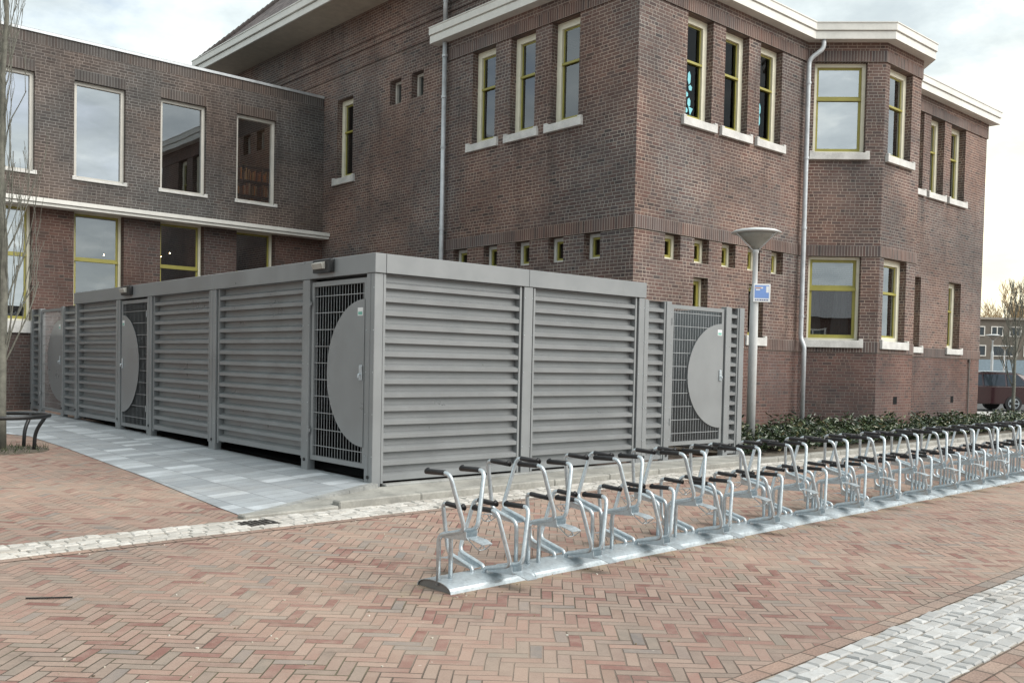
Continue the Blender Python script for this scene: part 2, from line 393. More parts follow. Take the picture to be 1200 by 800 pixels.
def ring(bm, f, u0, u1, n0, n1, z0, z1, w, wb=None, wt=None):
    wb = wb or w; wt = wt or w
    box(bm, f, u0, u0+w, n0, n1, z0, z1); box(bm, f, u1-w, u1, n0, n1, z0, z1)
    box(bm, f, u0+w, u1-w, n0, n1, z0, z0+wb); box(bm, f, u0+w, u1-w, n0, n1, z1-wt, z1)
def window(par, f, u0, u1, z0, z1, depth, rail=None, fw=.125, sw=.032, frame='cream', sash='olive', gl='glass', sill=None, label=None, big=0.):
    """frame ring at the back of the recess, coloured sashes, pane, stone sill"""
    e = .004
    bm = bmesh.new(); ring(bm, f, u0+e, u1-e, -depth-.06, -depth+.04, z0+e, z1-e, fw, wb=fw*.75)
    w = finish('window', bm, M[frame], par)
    if label: w['label'] = label
    a, b, c, d = u0+e+fw, u1-e-fw, z0+e+fw*.75, z1-e-fw
    if sash:
        bm = bmesh.new()
        if rail:
            zr = c+(d-c)*rail
            ring(bm, f, a+.001, b-.001, -depth-.05, -depth-.002, c+.001, zr, sw, wb=sw*1.3)
            ring(bm, f, a+.001, b-.001, -depth-.075, -depth-.012, zr+.001, d-.001, sw)
            box(bm, f, a+.001, b-.001, -depth+.012, -depth+.035, zr-sw, zr+.012)
        else: ring(bm, f, a+.001, b-.001, -depth-.05, -depth+.012, c+.001, d-.001, sw)
        finish('sash', bm, M[sash], w)
        a, b, c, d = a+sw, b-sw, c+sw, d-sw
    bm = bmesh.new()
    bm.faces.new([bm.verts.new(f.P(u, -depth-.018, z)) for u, z in ((a-.01, c-.01), (b+.01, c-.01), (b+.01, d+.01), (a-.01, d+.01))])
    finish('pane', bm, M[gl], w)
    if sill:
        h, ex, pr = sill
        bm = bmesh.new(); box(bm, f, u0-ex, u1+ex, -depth+.031, pr, z0-h, z0+.0, .006)
        for s in (0, 1):     # upturned lugs at both ends
            x0 = u0-ex if s == 0 else u1+ex-.09
            box(bm, f, x0, x0+.09, .004, pr-.002, z0+.001, z0+.035, .006)
        finish('sill', bm, M['sill'], w)
    return w

# ================================================================== SETTING
def hterr(x, y):
    t = min(1, max(0, x/3.)); t = t*t*(3-2*t)
    return .0162*min(max(y, 0), 14.)*(1-t)
RZ = R(1.7)            # street lines run 1.7 degrees off the shed
def yl(y0, x): return y0 + .0297*x

bm = bmesh.new()
xs = [-400, -120, -40, -20, -12] + [-8+.5*i for i in range(25)] + [6, 8, 10, 14, 20, 30, 60, 120, 400]
ys = [-400, -100, -40, -20, -12, -8, -4, -2, -1] + [.5*i for i in range(0, 30)] + [20, 30, 60, 120, 400]
g = [[bm.verts.new((x, y, hterr(x, y))) for y in ys] for x in xs]
for i in range(len(xs)-1):
    for j in range(len(ys)-1): bm.faces.new((g[i][j], g[i+1][j], g[i+1][j+1], g[i][j+1]))
struct(finish('ground', bm, M['paving'], smooth=True))

# grey tile pavement along the shed: slopes up a little towards it
def tz(x, y):
    rise = .105*max(0., 1-max(y, 0)/13.)
    left = tl(y); t = min(1, max(0, (x-left)/(0.-left)))
    return hterr(x, y) + .006 + rise*min(1, t*1.05)*(1 if y > -.5 else 1)
def tl(y):
    pts = [(-.62, -1.80), (2.2, -1.62), (5.7, -1.5), (7.6, -1.5), (8.6, -1.9), (9.4, -2.6), (13.6, -3.2)]
    for (a, b), (c, d) in zip(pts, pts[1:]):
        if y <= c: return b+(d-b)*(y-a)/(c-a)
    return pts[-1][1]
bm = bmesh.new(); rows = []
yy = [-.60, -.45, -.3, -.1, .15] + [.6+.5*i for i in range(26)]
for y in yy:
    rows.append([])
    for k in range(9):
        l = tl(y); r = .10 if y > -.02 else .0
        x = l + (r-l)*k/8
        y2 = y
        if y < .15: y2 = y*(1-(k/8)) + ((y+.6)/.75*.17-.02)*(k/8)   # front edge runs from the kerb to the corner post
        rows[-1].append(bm.verts.new((x, y2, tz(x, y2))))
for A, B in zip(rows, rows[1:]):
    for k in range(8): bm.faces.new((A[k], A[k+1], B[k+1], B[k]))
struct(finish('tile_pavement', bm, M['tile'], smooth=True))
# concrete edge of the tile ramp, front side
bm = bmesh.new()
fr = [v for v in [(tl(-.6)+(0-tl(-.6))*k/8., (-.6)*(1-k/8.)-.02*(k/8.)) for k in range(9)]]
for (xa, ya), (xb_, yb_) in zip(fr, fr[1:]):
    d = Vector((xb_-xa, yb_-ya, 0)).normalized(); n = Vector((d.y, -d.x, 0))
    A, B = Vector((xa, ya, 0)), Vector((xb_-.006*d.x, yb_-.006*d.y, 0)); za, zb = tz(xa, ya)+.006, tz(xb_, yb_)+.006
    q = [bm.verts.new(v) for v in (A+n*.07+Vector((0, 0, -.02)), B+n*.07+Vector((0, 0, -.02)), B-n*.03+Vector((0, 0, -.02)), A-n*.03+Vector((0, 0, -.02)),
         A+n*.065+Vector((0, 0, za)), B+n*.065+Vector((0, 0, zb)), B-n*.03+Vector((0, 0, zb)), A-n*.03+Vector((0, 0, za)))]
    for s in ((3, 2, 1, 0), (4, 5, 6, 7), (0, 1, 5, 4), (1, 2, 6, 5), (2, 3, 7, 6), (3, 0, 4, 7)): bm.faces.new([q[i] for i in s])
struct(finish('ramp_edge', bm, M['plinth']))
# kerb along the street
bm = bmesh.new(); x = -1.88
K = F((0, 0, 0), RZ)
while x < 30:
    box(bm, K, x, x+.995, .58, .72, -.05, .08+random.uniform(-.004, .004) if x > -1.2 else .035, .012); x += 1.0
struct(finish('kerb', bm, M['concrete']))
bm = bmesh.new(); bm.faces.new([bm.verts.new(p) for p in ((-1.7, -.63, .03), (6.95, -.375, .074), (6.95, -.05, .074), (.1, -.05, .074), (-.1, -.05, .074))])
struct(finish('kerb_apron', bm, M['concrete']))
bm = bmesh.new(); wbox(bm, -.02+.15, 6.85, -.07, .05, -.03, .098, .01)
struct(finish('shed_plinth', bm, M['plinth']))
# sett strips
def setts(name, y0, y1, x0, x1, nrow, l0, l1, mat, z, gap):
    bm = bmesh.new(); rng = random.Random(hash(name) % 1000 + 5); rng.seed(sum(map(ord, name)))
    h = (y1-y0)/nrow
    for r in range(nrow):
        x = x0 + rng.uniform(-.1, 0)
        while x < x1:
            l = rng.uniform(l0, l1); ya = y0+r*h+rng.uniform(-.006, .006); yb = ya+h-gap+rng.uniform(-.006, .004)
            zt = z+rng.uniform(-.004, .004); tx, ty = rng.uniform(-.003, .003), rng.uniform(-.002, .002); i = rng.uniform(.004, .012)
            bas, mid, top = [], [], []
            for sx, sy in ((0, 0), (1, 0), (1, 1), (0, 1)):
                X = x+(l-gap)*sx + rng.uniform(-.005, .005); Y = (ya, yb)[sy] + rng.uniform(-.004, .004)
                X2 = X + (i if sx == 0 else -i); Y2 = Y + (i if sy == 0 else -i)
                hz = hterr(X, 0)
                rot = lambda a, b, c: Vector((a*math.cos(RZ)-b*math.sin(RZ), a*math.sin(RZ)+b*math.cos(RZ), c))
                bas.append(bm.verts.new(rot(X, Y, -.03))); mid.append(bm.verts.new(rot(X, Y, zt-.008))); top.append(bm.verts.new(rot(X2, Y2, zt+tx*(sx-.5)*2+ty*(sy-.5)*2)))
            bm.faces.new(top)
            for k in range(4):
                bm.faces.new((bas[k], bas[(k+1) % 4], mid[(k+1) % 4], mid[k])); bm.faces.new((mid[k], mid[(k+1) % 4], top[(k+1) % 4], top[k]))
            x += l
    return struct(finish(name, bm, mat))
setts('front_sett_strip', -6.66, -6.08, -6., 14., 7, .08, .135, M['sett'], .013, .006)
setts('kerb_sett_strip', -1.24, -.74, -14., 24., 5, .09, .16, M['sett2'], .012, .007)
for nm, y0, y1 in (('border_row', -6.075, -5.975), ('border_row', -6.77, -6.67), ('border_row', -1.35, -1.25)):
    bm = bmesh.new(); uvl = bm.loops.layers.uv.verify()
    f4 = bm.faces.new([bm.verts.new(K.P(u, -n, .004)) for u, n in ((-16, y0), (24, y0), (24, y1), (-16, y1))])
    for l, q in zip(f4.loops, ((-16, 0), (24, 0), (24, .095), (-16, .095))): l[uvl].uv = q
    struct(finish(nm, bm, M['row']))
for nm, y0, y1, x0, x1 in (('strip_bed', -6.665, -6.08, -16, 24), ('strip_bed', -1.245, -.72, -16, 24)):
    bm = bmesh.new(); bm.faces.new([bm.verts.new(K.P(u, -n, .003)) for u, n in ((x0, y0), (x1, y0), (x1, y1), (x0, y1))]); struct(finish(nm, bm, M['sand']))
bm = bmesh.new(); box(bm, K, 6.9, 24, -2.0, .575, -.1, .07); struct(finish('planting_bed', bm, M['soil']))

# ------------------------------------------------------------------ drain, stick
bm = bmesh.new(); q = F((-1.86, -1.04, 0), RZ)
ring(bm, q, -.17, .17, -.14, .14, .0, .014, .0) if False else None
box(bm, q, -.17, .17, -.13, .13, -.02, .012, .006)
for k in range(6): box(bm, q, -.14+k*.05, -.115+k*.05, -.10, .10, .0125, .02, .002)
tag(finish('drain_cover', bm, M['drain']), 'small rusty gully grating set into the pale sett strip by the kerb', 'drain cover')

# ================================================================== BIKE SHED
LF = F((0, 0, 0), R(90), +1)      # u = y, n = -x
LF.u = Vector((0, 1, 0)); LF.n = Vector((-1, 0, 0))
RF = F((0, 0, 0), 0)              # u = x, n = -y
SF = F((4.40, 0, 0), 0); SF.u = Vector((0, 1, 0)); SF.n = Vector((1, 0, 0))
def louvre(f, u0, u1, z0, ztop, par, pitch=.15, d=0.):
    bm = bmesh.new(); prof = []
    z = ztop; prof.append((-.012, z))
    while z - pitch > z0 - .02:
        prof += [(-.012, z-.001), (-.094, z-.003), (-.088, z-.078), (-.018, z-.104), (-.009, z-.108)]
        z -= pitch
    prof.append((-.010, max(z0, z-.02)))
    for (n0, za), (n1, zb) in zip(prof, prof[1:]):
        bm.faces.new([bm.verts.new(f.P(u, n+d, zz)) for u, n, zz in ((u0+.03, n0, za), (u1-.03, n0, za), (u1-.03, n1, zb), (u0+.03, n1, zb))])
    for a, b in ((u0, u0+.03), (u1-.03, u1)): box(bm, f, a, b, -.10+d, -.004+d, z0, ztop)
    box(bm, f, u0+.03, u1-.03, -.13+d, -.105+d, z0+.03, ztop)       # dark backing sheet
    return finish('louvre_panel', bm, M['shed'], par)
def post(f, u0, u1, z0, z1, par, n0=-.09, n1=.012):
    bm = bmesh.new(); box(bm, f, u0, u1, n0, n1, z0, z1, .004)
    if u1-u0 > .15:
        box(bm, f, (u0+u1)/2-.004, (u0+u1)/2+.004, n1, n1+.006, z0+.12, z1-.01)
    o = finish('post', bm, M['shed'], par)
    bm = bmesh.new(); u = (u0+u1)/2; tube(bm, [f.P(u, n1+.001, z0+.17), f.P(u, n1+.012, z0+.17)], .02, 10); finish('bolt_cap', bm, M['rubber'], o)
    bm = bmesh.new(); k = z0+.4
    while k < z1-.1:
        for w in (u0+.012, u1-.012): tube(bm, [f.P(w, n1+.0005, k), f.P(w, n1+.005, k)], .006, 6)
        k += .46
    finish('screws', bm, M['galv'], o)
    return o
def door(f, u0, u1, z0, z1, par, lock_hi, name='door'):
    """framed wire door with a half-moon plate on the lock side"""
    n0, n1 = -.055, -.012
    bm = bmesh.new(); ring(bm, f, u0, u1, n0, n1, z0, z1, .055)
    d = finish(name, bm, M['shed'], par)
    bm = bmesh.new(); ua, ub, za, zb = u0+.056, u1-.056, z0+.056, z1-.056
    k = ua+.05
    while k < ub: box(bm, f, k-.0028, k+.0028, -.037, -.031, za, zb); k += .062
    k = za+.12
    while k < zb: box(bm, f, ua, ub, -.0305, -.0235, k-.004, k+.004); k += .196
    finish('wire_mesh', bm, M['wire'], d)
    # half-moon
    zc = (z0+z1)/2; rz = (z1-z0)*.388; ru = (u1-u0)*.66; s = -1 if lock_hi else 1; ue = (u1-.03) if lock_hi else (u0+.03)
    bm = bmesh.new(); fr, bk = [], []
    for k in range(41):
        a = -PI/2+PI*k/40; u = ue+s*ru*math.cos(a); z = zc+rz*math.sin(a)
        fr.append(bm.verts.new(f.P(u, -.004, z))); bk.append(bm.verts.new(f.P(u, -.0115, z)))
    bm.faces.new(fr); bm.faces.new(list(reversed(bk)))
    for k in range(41): bm.faces.new((fr[k], bk[k], bk[(k+1) % 41], fr[(k+1) % 41]))
    bmesh.ops.recalc_face_normals(bm, faces=bm.faces)
    p = finish('half_moon_plate', bm, M['shed'], d)
    bm = bmesh.new(); x0 = ue+s*.02; a, b = sorted((x0, x0+s*.06)); box(bm, f, a, b, -.003, .012, zc-.08, zc+.09, .006)
    finish('lock_plate', bm, M['galv'], d)
    bm = bmesh.new(); m = (a+b)/2; tube(bm, fillet([f.P(m, .012, zc-.01), f.P(m, .034, zc-.01), f.P(m, .034, zc-.05)], .012), .010, 8)
    finish('handle', bm, M['galv'], d)
    bm = bmesh.new(); a, b = sorted((ue+s*.03, ue+s*.135)); zt = zc+rz*.985
    box(bm, f, a, b, -.0035, -.001, zt-.17, zt-.08)
    lb = finish('notice', bm, M['label'], d)
    bm = bmesh.new(); box(bm, f, a+.012, b-.012, -.0008, .0006, zt-.16, zt-.125); finish('notice_band', bm, M['green'], d)
    uh = u0-.012 if lock_hi else u1+.012
    for z in (z0+.35, z1-.25):
        bm = bmesh.new(); tube(bm, [f.P(uh, .012, z-.05), f.P(uh, .012, z+.05)], .014, 8); box(bm, f, uh-.04, uh+.04, .0, .013, z-.02, z+.02, .003)
        finish('hinge', bm, M['shed'], d)
    return d

shed = thing('bike_shed', 'long grey louvred bicycle shed with a flat fascia and two half-moon doors', 'bike shed', (0, 0, 0))
pz = .245
louvre(LF, 1.57, 3.98, pz, 2.395, shed); louvre(LF, 4.27, 6.40, pz, 2.395, shed); louvre(LF, 8.11, 10.20, pz, 2.395, shed)
louvre(RF, .105, 2.14, .10, 2.395, shed); louvre(RF, 2.34, 4.30, .10, 2.395, shed)
louvre(SF, .10, 5.2, .12, 2.395, shed); louvre(SF, 5.3, 10.35, .12, 2.395, shed)
BF = F((0, 10.38, 0), 0); BF.n = Vector((0, 1, 0)); louvre(BF, .15, 4.38, .2, 2.395, shed)
for a, b in ((1.405, 1.555), (4.03, 4.23), (6.44, 6.63), (7.89, 8.08), (10.24, 10.36)): post(LF, a, b, hterr(0, a)+.05, 2.397, shed)
post(LF, .0, .16, .0, 2.397, shed, -.10, .012)
for a, b in ((2.165, 2.315), (4.33, 4.45)): post(RF, a, b, .02, 2.397, shed)
door(LF, .185, 1.385, .25, 2.36, shed, False) if False else None
d1 = door(LF, .19, 1.385, .25, 2.36, shed, False)
d2 = door(LF, 6.66, 7.87, .24, 2.37, shed, True)
# fascia: one folded band round the roof
bm = bmesh.new()
box(bm, LF, -.02, 4.13, -.12, .022, 2.40, 2.612, .004); box(bm, LF, 4.134, 10.40, -.12, .022, 2.40, 2.612, .004)
finish('fascia', bm, M['shed'], shed)
bm = bmesh.new(); box(bm, RF, .123, 2.238, -.12, .022, 2.401, 2.611, .004); box(bm, RF, 2.242, 4.47, -.12, .022, 2.401, 2.611, .004)
finish('fascia', bm, M['shed'], shed)
bm = bmesh.new(); wbox(bm, 4.385, 4.47, .125, 10.40, 2.402, 2.61); wbox(bm, .13, 4.38, 10.3, 10.40, 2.402, 2.61); finish('fascia', bm, M['shed'], shed)
bm = bmesh.new(); wbox(bm, .125, 4.38, .125, 10.295, 2.44, 2.55); finish('roof', bm, M['shedroof'], shed)
for y in (1.02, 7.45):       # wedge-shaped wall lamps above the doors
    bm = bmesh.new(); box(bm, LF, y-.20, y+.19, .024, .09, 2.45, 2.605, .01)
    lp = finish('wall_lamp', bm, M['iron'], shed)
    bm = bmesh.new()
    v = [bm.verts.new(LF.P(u, n, z)) for u in (y-.10, y+.13) for n, z in ((.091, 2.575), (.145, 2.55), (.125, 2.49), (.091, 2.49))]
    for q in ((0, 1, 2, 3), (7, 6, 5, 4), (0, 4, 5, 1), (1, 5, 6, 2), (2, 6, 7, 3), (3, 7, 4, 0)): bm.faces.new([v[i] for i in q])
    bmesh.ops.recalc_face_normals(bm, faces=bm.faces); finish('lens', bm, M['diffuser'], lp)
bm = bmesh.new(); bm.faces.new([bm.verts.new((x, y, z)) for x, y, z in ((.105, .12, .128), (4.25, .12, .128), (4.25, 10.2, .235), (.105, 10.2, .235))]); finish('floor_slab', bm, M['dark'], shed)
# inside of the shed behind the doors: dark bars, and a black sheet standing for the unlit depth
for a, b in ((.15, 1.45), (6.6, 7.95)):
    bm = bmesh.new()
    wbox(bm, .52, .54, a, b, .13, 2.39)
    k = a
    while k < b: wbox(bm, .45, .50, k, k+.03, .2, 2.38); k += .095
    finish('bars_and_dark_sheet', bm, M['dark'], shed)

fenceL = thing('louvre_fence', 'grey louvred fence with wire gate between the shed and the grey brick wing', 'fence', (0, 11.8, .2))
louvre(LF, 10.37, 11.10, .25, 2.38, fenceL); louvre(LF, 12.84, 13.30, .25, 2.38, fenceL)
for a, b in ((11.115, 11.24), (12.68, 12.82), (13.31, 13.44)): post(LF, a, b, .2, 2.385, fenceL)
door(LF, 11.26, 12.66, .27, 2.36, fenceL, False, 'gate')
fenceR = thing('louvre_fence', 'grey louvred fence with wire half-moon gate beside the post lamp and hedge', 'fence', (5.7, 0, 0))
louvre(RF, 4.53, 4.93, .12, 2.375, fenceR); louvre(RF, 6.50, 6.72, .12, 2.375, fenceR)
for a, b in ((4.455, 4.525), (4.935, 5.05), (6.37, 6.49), (6.725, 6.85)): post(RF, a, b, .0, 2.385, fenceR)
door(RF, 5.07, 6.345, .30, 2.35, fenceR, True, 'gate')
EF = F((6.80, 0, 0), 0); EF.u = Vector((0, 1, 0)); EF.n = Vector((1, 0, 0)); louvre(EF, .10, 2.45, .12, 2.375, fenceR)

# ================================================================== MAIN BRICK BUILDING
XB, YB = 7.10, 2.54
bld = thing('brick_building', 'large old brown brick building with a canted bay, white cornices and olive sash windows', 'building', (12, 6, 0))
fL = F((XB, 0, 0), 0); fL.u = Vector((0, 1, 0)); fL.n = Vector((-1, 0, 0))        # u = y
fR = F((0, YB, 0), 0)                                                              # u = x
c45 = Vector((1, -1, 0)).normalized()
BX0, BX1, BX2, BX3 = 12.62, 13.805, 15.50, 16.685; YBAY = 1.355
fA = F((BX0, YB, 0), R(-45)); LA = 1.676
fB = F((0, YBAY, 0), 0)
fC = F((BX2, YBAY, 0), R(45))
DP = .19
bandsF = [(0, 3.925, 0, 0), (3.925, 4.16, .022, 1), (4.16, 8.105, .0, 0), (8.105, 8.335, .03, 1), (8.335, 8.60, .03, 0)]
bandsR = [(0, 1.845, .0, 2), (1.845, 2.08, .018, 1)] + [(2.08, 3.925, 0, 0)] + bandsF[1:]
lw = [(6.46, 7.22), (5.24, 5.98), (4.01, 4.77)]
ops = [(a, b, 6.12, 8.105, DP) for a, b in lw]
sq = [(3.36, 3.78), (4.33, 4.75), (5.30, 5.73), (6.30, 6.74), (7.29, 7.78)]
ops += [(a, b, 3.43, 3.925, .2) for a, b in sq]
bm = bmesh.new(); wall(bm, fL, YB, 8.12, bandsF, ops, e0=1, e1=0)
finish('wall', bm, [M['brick'], M['soldier'], M['bricklow']], bld)
# taller block, flush, with three shadow joints under its eaves
grooves = [(8.74, 8.775), (9.16, 9.19), (9.34, 9.37)]
bt = [(0, 8.74, 0, 0)]
for i, (a, b) in enumerate(grooves): bt += [(a, b, -.03, 0), (b, grooves[i+1][0] if i < 2 else 10.12, .0, 0)]
opsT = [(12.02, 12.78, 6.12, 8.15, DP), (9.90, 10.37, 7.56, 8.14, .2), (9.01, 9.48, 7.56, 8.14, .2)]
bm = bmesh.new(); wall(bm, fL, 8.12, 18.9, bt, opsT)
wall(bm, fL, 6.2, 8.12, [(8.60, 8.74, -.0, 0)]+bt[1:], [])
fE = F((XB, 18.9, 0), 0); fE.n = Vector((0, 1, 0)); wall(bm, fE, 0, 4.4, [(0, 10.12, 0, 0)], [])
fS = F((XB, 6.2, 0), 0); wall(bm, fS, 0, 4.4, [(8.4, 10.12, 0, 0)], [])
wall(bm, F((XB+4.4, 6.2, 0), R(90)), 0, 12.7, [(8.4, 10.12, 0, 0)], [])
finish('wall', bm, [M['brick'], M['soldier'], M['bricklow']], bld)
rw = [(8.48, 9.27), (9.67, 10.46), (10.87, 11.67)]
rs = [(7.97, 8.43), (8.85, 9.31), (9.73, 10.19), (10.61, 11.05), (11.47, 11.91)]
opsR = [(a, b, 6.13, 8.105, DP) for a, b in rw] + [(a, b, 3.45, 3.925, .2) for a, b in rs] + [(8.85, 9.31, 2.09, 3.18, .2), (10.68, 11.22, 2.09, 3.18, .2)]
bm = bmesh.new(); wall(bm, fR, XB, BX0, bandsR, opsR, e0=1, e1=0, uvo=.07); finish('wall', bm, [M['brick'], M['soldier'], M['bricklow']], bld)
t2 = math.tan(PI/8)
bm = bmesh.new()
wall(bm, fA, 0, LA, bandsR, [(.17, 1.29, 6.15, 8.105, .15), (.16, 1.29, 2.10, 3.925, .15)], e1=t2, uvo=.03)
wall(bm, fB, BX1, BX2, bandsR, [(14.0, 15.06, 6.13, 8.03 + .075, DP), (14.0, 15.06, 2.10, 3.925, DP)], e0=t2, e1=t2)
wall(bm, fC, 0, LA, bandsR, [(.39, 1.51, 6.15, 8.105, .15), (.39, 1.51, 2.10, 3.925, .15)], e0=t2)
finish('bay_wall', bm, [M['brick'], M['soldier'], M['bricklow']], bld)
cw = [(17.42, 18.24), (18.64, 19.44), (19.85, 20.76)]
opsC = [(a, b, 6.12, 8.105, DP+.03) for a, b in cw] + [(17.45, 18.36, 2.09, 3.90, DP+.03), (20.01, 20.78, 2.09, 3.90, DP+.03)]
bandsC = bandsR[:2]+[(2.08, 8.105, 0, 0)]+bandsR[-2:]
bm = bmesh.new(); wall(bm, fR, BX3, 22.15, bandsC, opsC, e1=1, uvo=.1)
fEnd = F((22.15, YB, 0), R(90)); wall(bm, fEnd, 0, 12, bandsC, [], e0=1); finish('wall', bm, [M['brick'], M['soldier'], M['bricklow']], bld)
# far backs so that the house is closed
bm = bmesh.new(); wbox(bm, XB+.3, 22.1, 14.3, 14.5, 0, 8.6); wbox(bm, XB+.35, 22.0, YB+.35, 14.3, 4.75, 4.95); wbox(bm, 9.2, 9.35, 4.5, 14.2, 0, 8.6); finish('inner_floor', bm, M['inner'], bld)
for i, (a, b) in enumerate(lw): window(bld, fL, a, b, 6.12, 8.105, DP, .62, gl='glass_dark', sill=(.15, .13, .07))
for a, b in sq: window(bld, fL, a, b, 3.43, 3.925, .2, None, fw=.065, sw=.04, frame='white', gl='glass_dark')
window(bld, fL, 12.02, 12.78, 6.12, 8.15, DP, .62, gl='glass_dark', sill=(.16, .13, .07))
for a, b in ((9.90, 10.37), (9.01, 9.48)): window(bld, fL, a, b, 7.56, 8.14, .2, None, fw=.06, frame='offwhite', sash=None, gl='glass_dark')
wins = [window(bld, fR, a, b, 6.13, 8.105, DP, .60, gl='glass_dark', sill=(.15, .13, .07)) for a, b in rw]
for a, b in rs: window(bld, fR, a, b, 3.45, 3.925, .2, None, fw=.065, sw=.05, frame='cream', gl='glass_dark')
for a, b in ((8.85, 9.31), (10.68, 11.22)): window(bld, fR, a, b, 2.09, 3.18, .2, None, fw=.05, sw=.07, frame='cream', gl='glass_dark', sill=(.17, .10, .06))
window(bld, fA, .17, 1.29, 6.15, 8.105, .15, .63, fw=.075, sw=.05, gl='glass_sky', sill=(.15, .08, .08))
wl = window(bld, fA, .16, 1.29, 2.10, 3.925, .15, .64, fw=.06, sw=.06, gl='glass', sill=(.16, .07, .08))
for z0, z1, sc in ((6.13, 8.105, .15), (2.10, 3.925, .17)): window(bld, fB, 14.0, 15.06, z0, z1, DP, .62, gl='glass', sill=(sc, .10, .08))
for z0, z1 in ((6.15, 8.105), (2.10, 3.925)): window(bld, fC, .39, 1.51, z0, z1, .15, .63, gl='glass', sill=(.15, .08, .08))
for a, b in cw: window(bld, fR, a, b, 6.12, 8.105, DP+.03, .60, gl='glass', sill=(.15, .12, .07))
for a, b in ((17.45, 18.36), (20.01, 20.78)): window(bld, fR, a, b, 2.09, 3.90, DP+.03, .60, gl='glass', sill=(.15, .12, .07))
# curtain halves behind the lower bay window
for a, b in ((.24, .50), (.78, 1.10)):
    bm = bmesh.new(); pr = None; n = 26
    for k in range(n+1):
        u = a+(b-a)*k/n; nn = -.32+.03*math.sin(k*1.7)+.012*math.sin(k*.6); q = [bm.verts.new(fA.P(u+.05*math.sin(z*2.4+k*.1), nn, z)) for z in (2.15, 2.5, 2.9, 3.3, 3.45)]
        if pr: [bm.faces.new((pr[i], q[i], q[i+1], pr[i+1])) for i in range(4)]
        pr = q
    finish('curtain', bm, M['curtain'], wl, smooth=True)
# paper cut-outs stuck inside two panes
def paper(win, f, shapes, d):
    bm = bmesh.new()
    for u, z, a, b, k in shapes:
        vs = [bm.verts.new(f.P(u+a*math.cos(2*PI*i/k+.4), -d, z+b*math.sin(2*PI*i/k+.4))) for i in range(k)]; bm.faces.new(vs)
    finish('paper_cutout', bm, M['cyan'], win)
paper(wins[0], fR, [(8.82, 6.98, .05, .13, 6), (8.86, 6.80, .06, .06, 5), (8.75, 6.66, .05, .05, 7), (8.83, 6.52, .05, .09, 6), (8.88, 6.38, .08, .10, 3), (8.75, 6.36, .05, .05, 8)], DP+.016)
paper(wins[2], fR, [(11.18, 6.85, .05, .12, 6), (11.17, 6.62, .05, .12, 7)], DP+.016)

# cornice: two boards, the upper standing further out
def cornice(path, z0, name='cornice', par=bld, closed_ends=True):
    """path: list of (x,y); outward is to the right of travel"""
    P = [Vector((x, y, 0)) for x, y in path]
    def off(d):
        out = []
        for i, p in enumerate(P):
            d1 = (P[i]-P[i-1]).normalized() if i else None; d2 = (P[i+1]-P[i]).normalized() if i < len(P)-1 else None
            n1 = Vector((d1.y, -d1.x, 0)) if d1 else None; n2 = Vector((d2.y, -d2.x, 0)) if d2 else None
            if n1 and n2: m = (n1+n2); out.append(p + m*(d/ (1+n1.dot(n2))))
            else: out.append(p+(n1 or n2)*d)
        return out
    bm = bmesh.new()
    prof = [(-.05, 0), (.255, 0), (.255, .155), (.235, .16), (.235, .175), (.285, .18), (.285, .325), (.30, .33), (.30, .35), (-.05, .36)]
    rings = [[bm.verts.new(q+Vector((0, 0, z0+z))) for q in off(d)] for d, z in prof]
    for A, B in zip(rings, rings[1:]+rings[:1]):
        for i in range(len(P)-1): bm.faces.new((A[i], A[i+1], B[i+1], B[i]))
    for e in (0, -1): bm.faces.new([r[e] for r in rings])
    bmesh.ops.recalc_face_normals(bm, faces=bm.faces)
    return finish(name, bm, M['white'], par)
cornice([(XB, 8.45), (XB, YB), (BX0, YB), (BX1, YBAY), (BX2, YBAY), (BX3, YB), (22.15, YB), (22.15, 12)], 8.515)
bm = bmesh.new(); wbox(bm, XB+.02, 22.1, YB+.02, 14.4, 8.60, 8.72)
bm.faces.new([bm.verts.new((x, y, 8.73)) for x, y in ((BX0, YB), (BX1, YBAY), (BX2, YBAY), (BX3, YB))]); finish('flat_roof', bm, M['roof'], bld)
# eaves of the tall block: soffit, white box gutter, hipped tile roof
XE, YE = 6.08, 19.75
bm = bmesh.new(); wbox(bm, XE, XB-.003, 5.2, 19.4, 10.10, 10.13); wbox(bm, XB, 12.4, 5.2, 6.197, 10.10, 10.13); wbox(bm, XB, 12.4, 18.903, 19.4, 10.10, 10.13); wbox(bm, 11.503, 12.4, 6.2, 18.9, 10.10, 10.13); finish('soffit', bm, M['soffit'], bld)
bm = bmesh.new(); gf = F((XE, 0, 0), 0); gf.u = Vector((0, 1, 0)); gf.n = Vector((-1, 0, 0))
ye = 19.45
box(bm, gf, 5.1, ye, .001, .05, 10.06, 10.22, .004); box(bm, gf, 5.1, ye, .001, .10, 10.235, 10.40, .004); box(bm, gf, 5.08, ye+.02, .001, .115, 10.402, 10.43)
wbox(bm, XE, 12.45, ye+.0, ye+.08, 10.06, 10.43); wbox(bm, XE, 12.45, 5.1, 5.18, 10.06, 10.43); wbox(bm, 12.37, 12.45, 5.185, ye-.005, 10.06, 10.43)
finish('gutter', bm, M['white'], bld)
t = NT('grey_roof_tile'); p = t.sep(t.uv())
a = t.math('FRACT', t.math('DIVIDE', p[0], .24)); b = t.math('FRACT', t.math('DIVIDE', p[1], .33))
cell = t.white(t.comb(t.math('FLOOR', t.math('DIVIDE', p[0], .24)), t.math('FLOOR', t.math('DIVIDE', p[1], .33)), 2.))[0]
t.inp(t.bsdf.inputs['Base Color'], t.mix(1., t.ramp(cell, [(0, (.10, .08, .08)), (.5, (.17, .14, .135)), (1, (.24, .20, .19))]), t.mix(t.rng(b, .0, .25), (.35, .35, .35, 1), (1, 1, 1, 1)), 'MULTIPLY'))
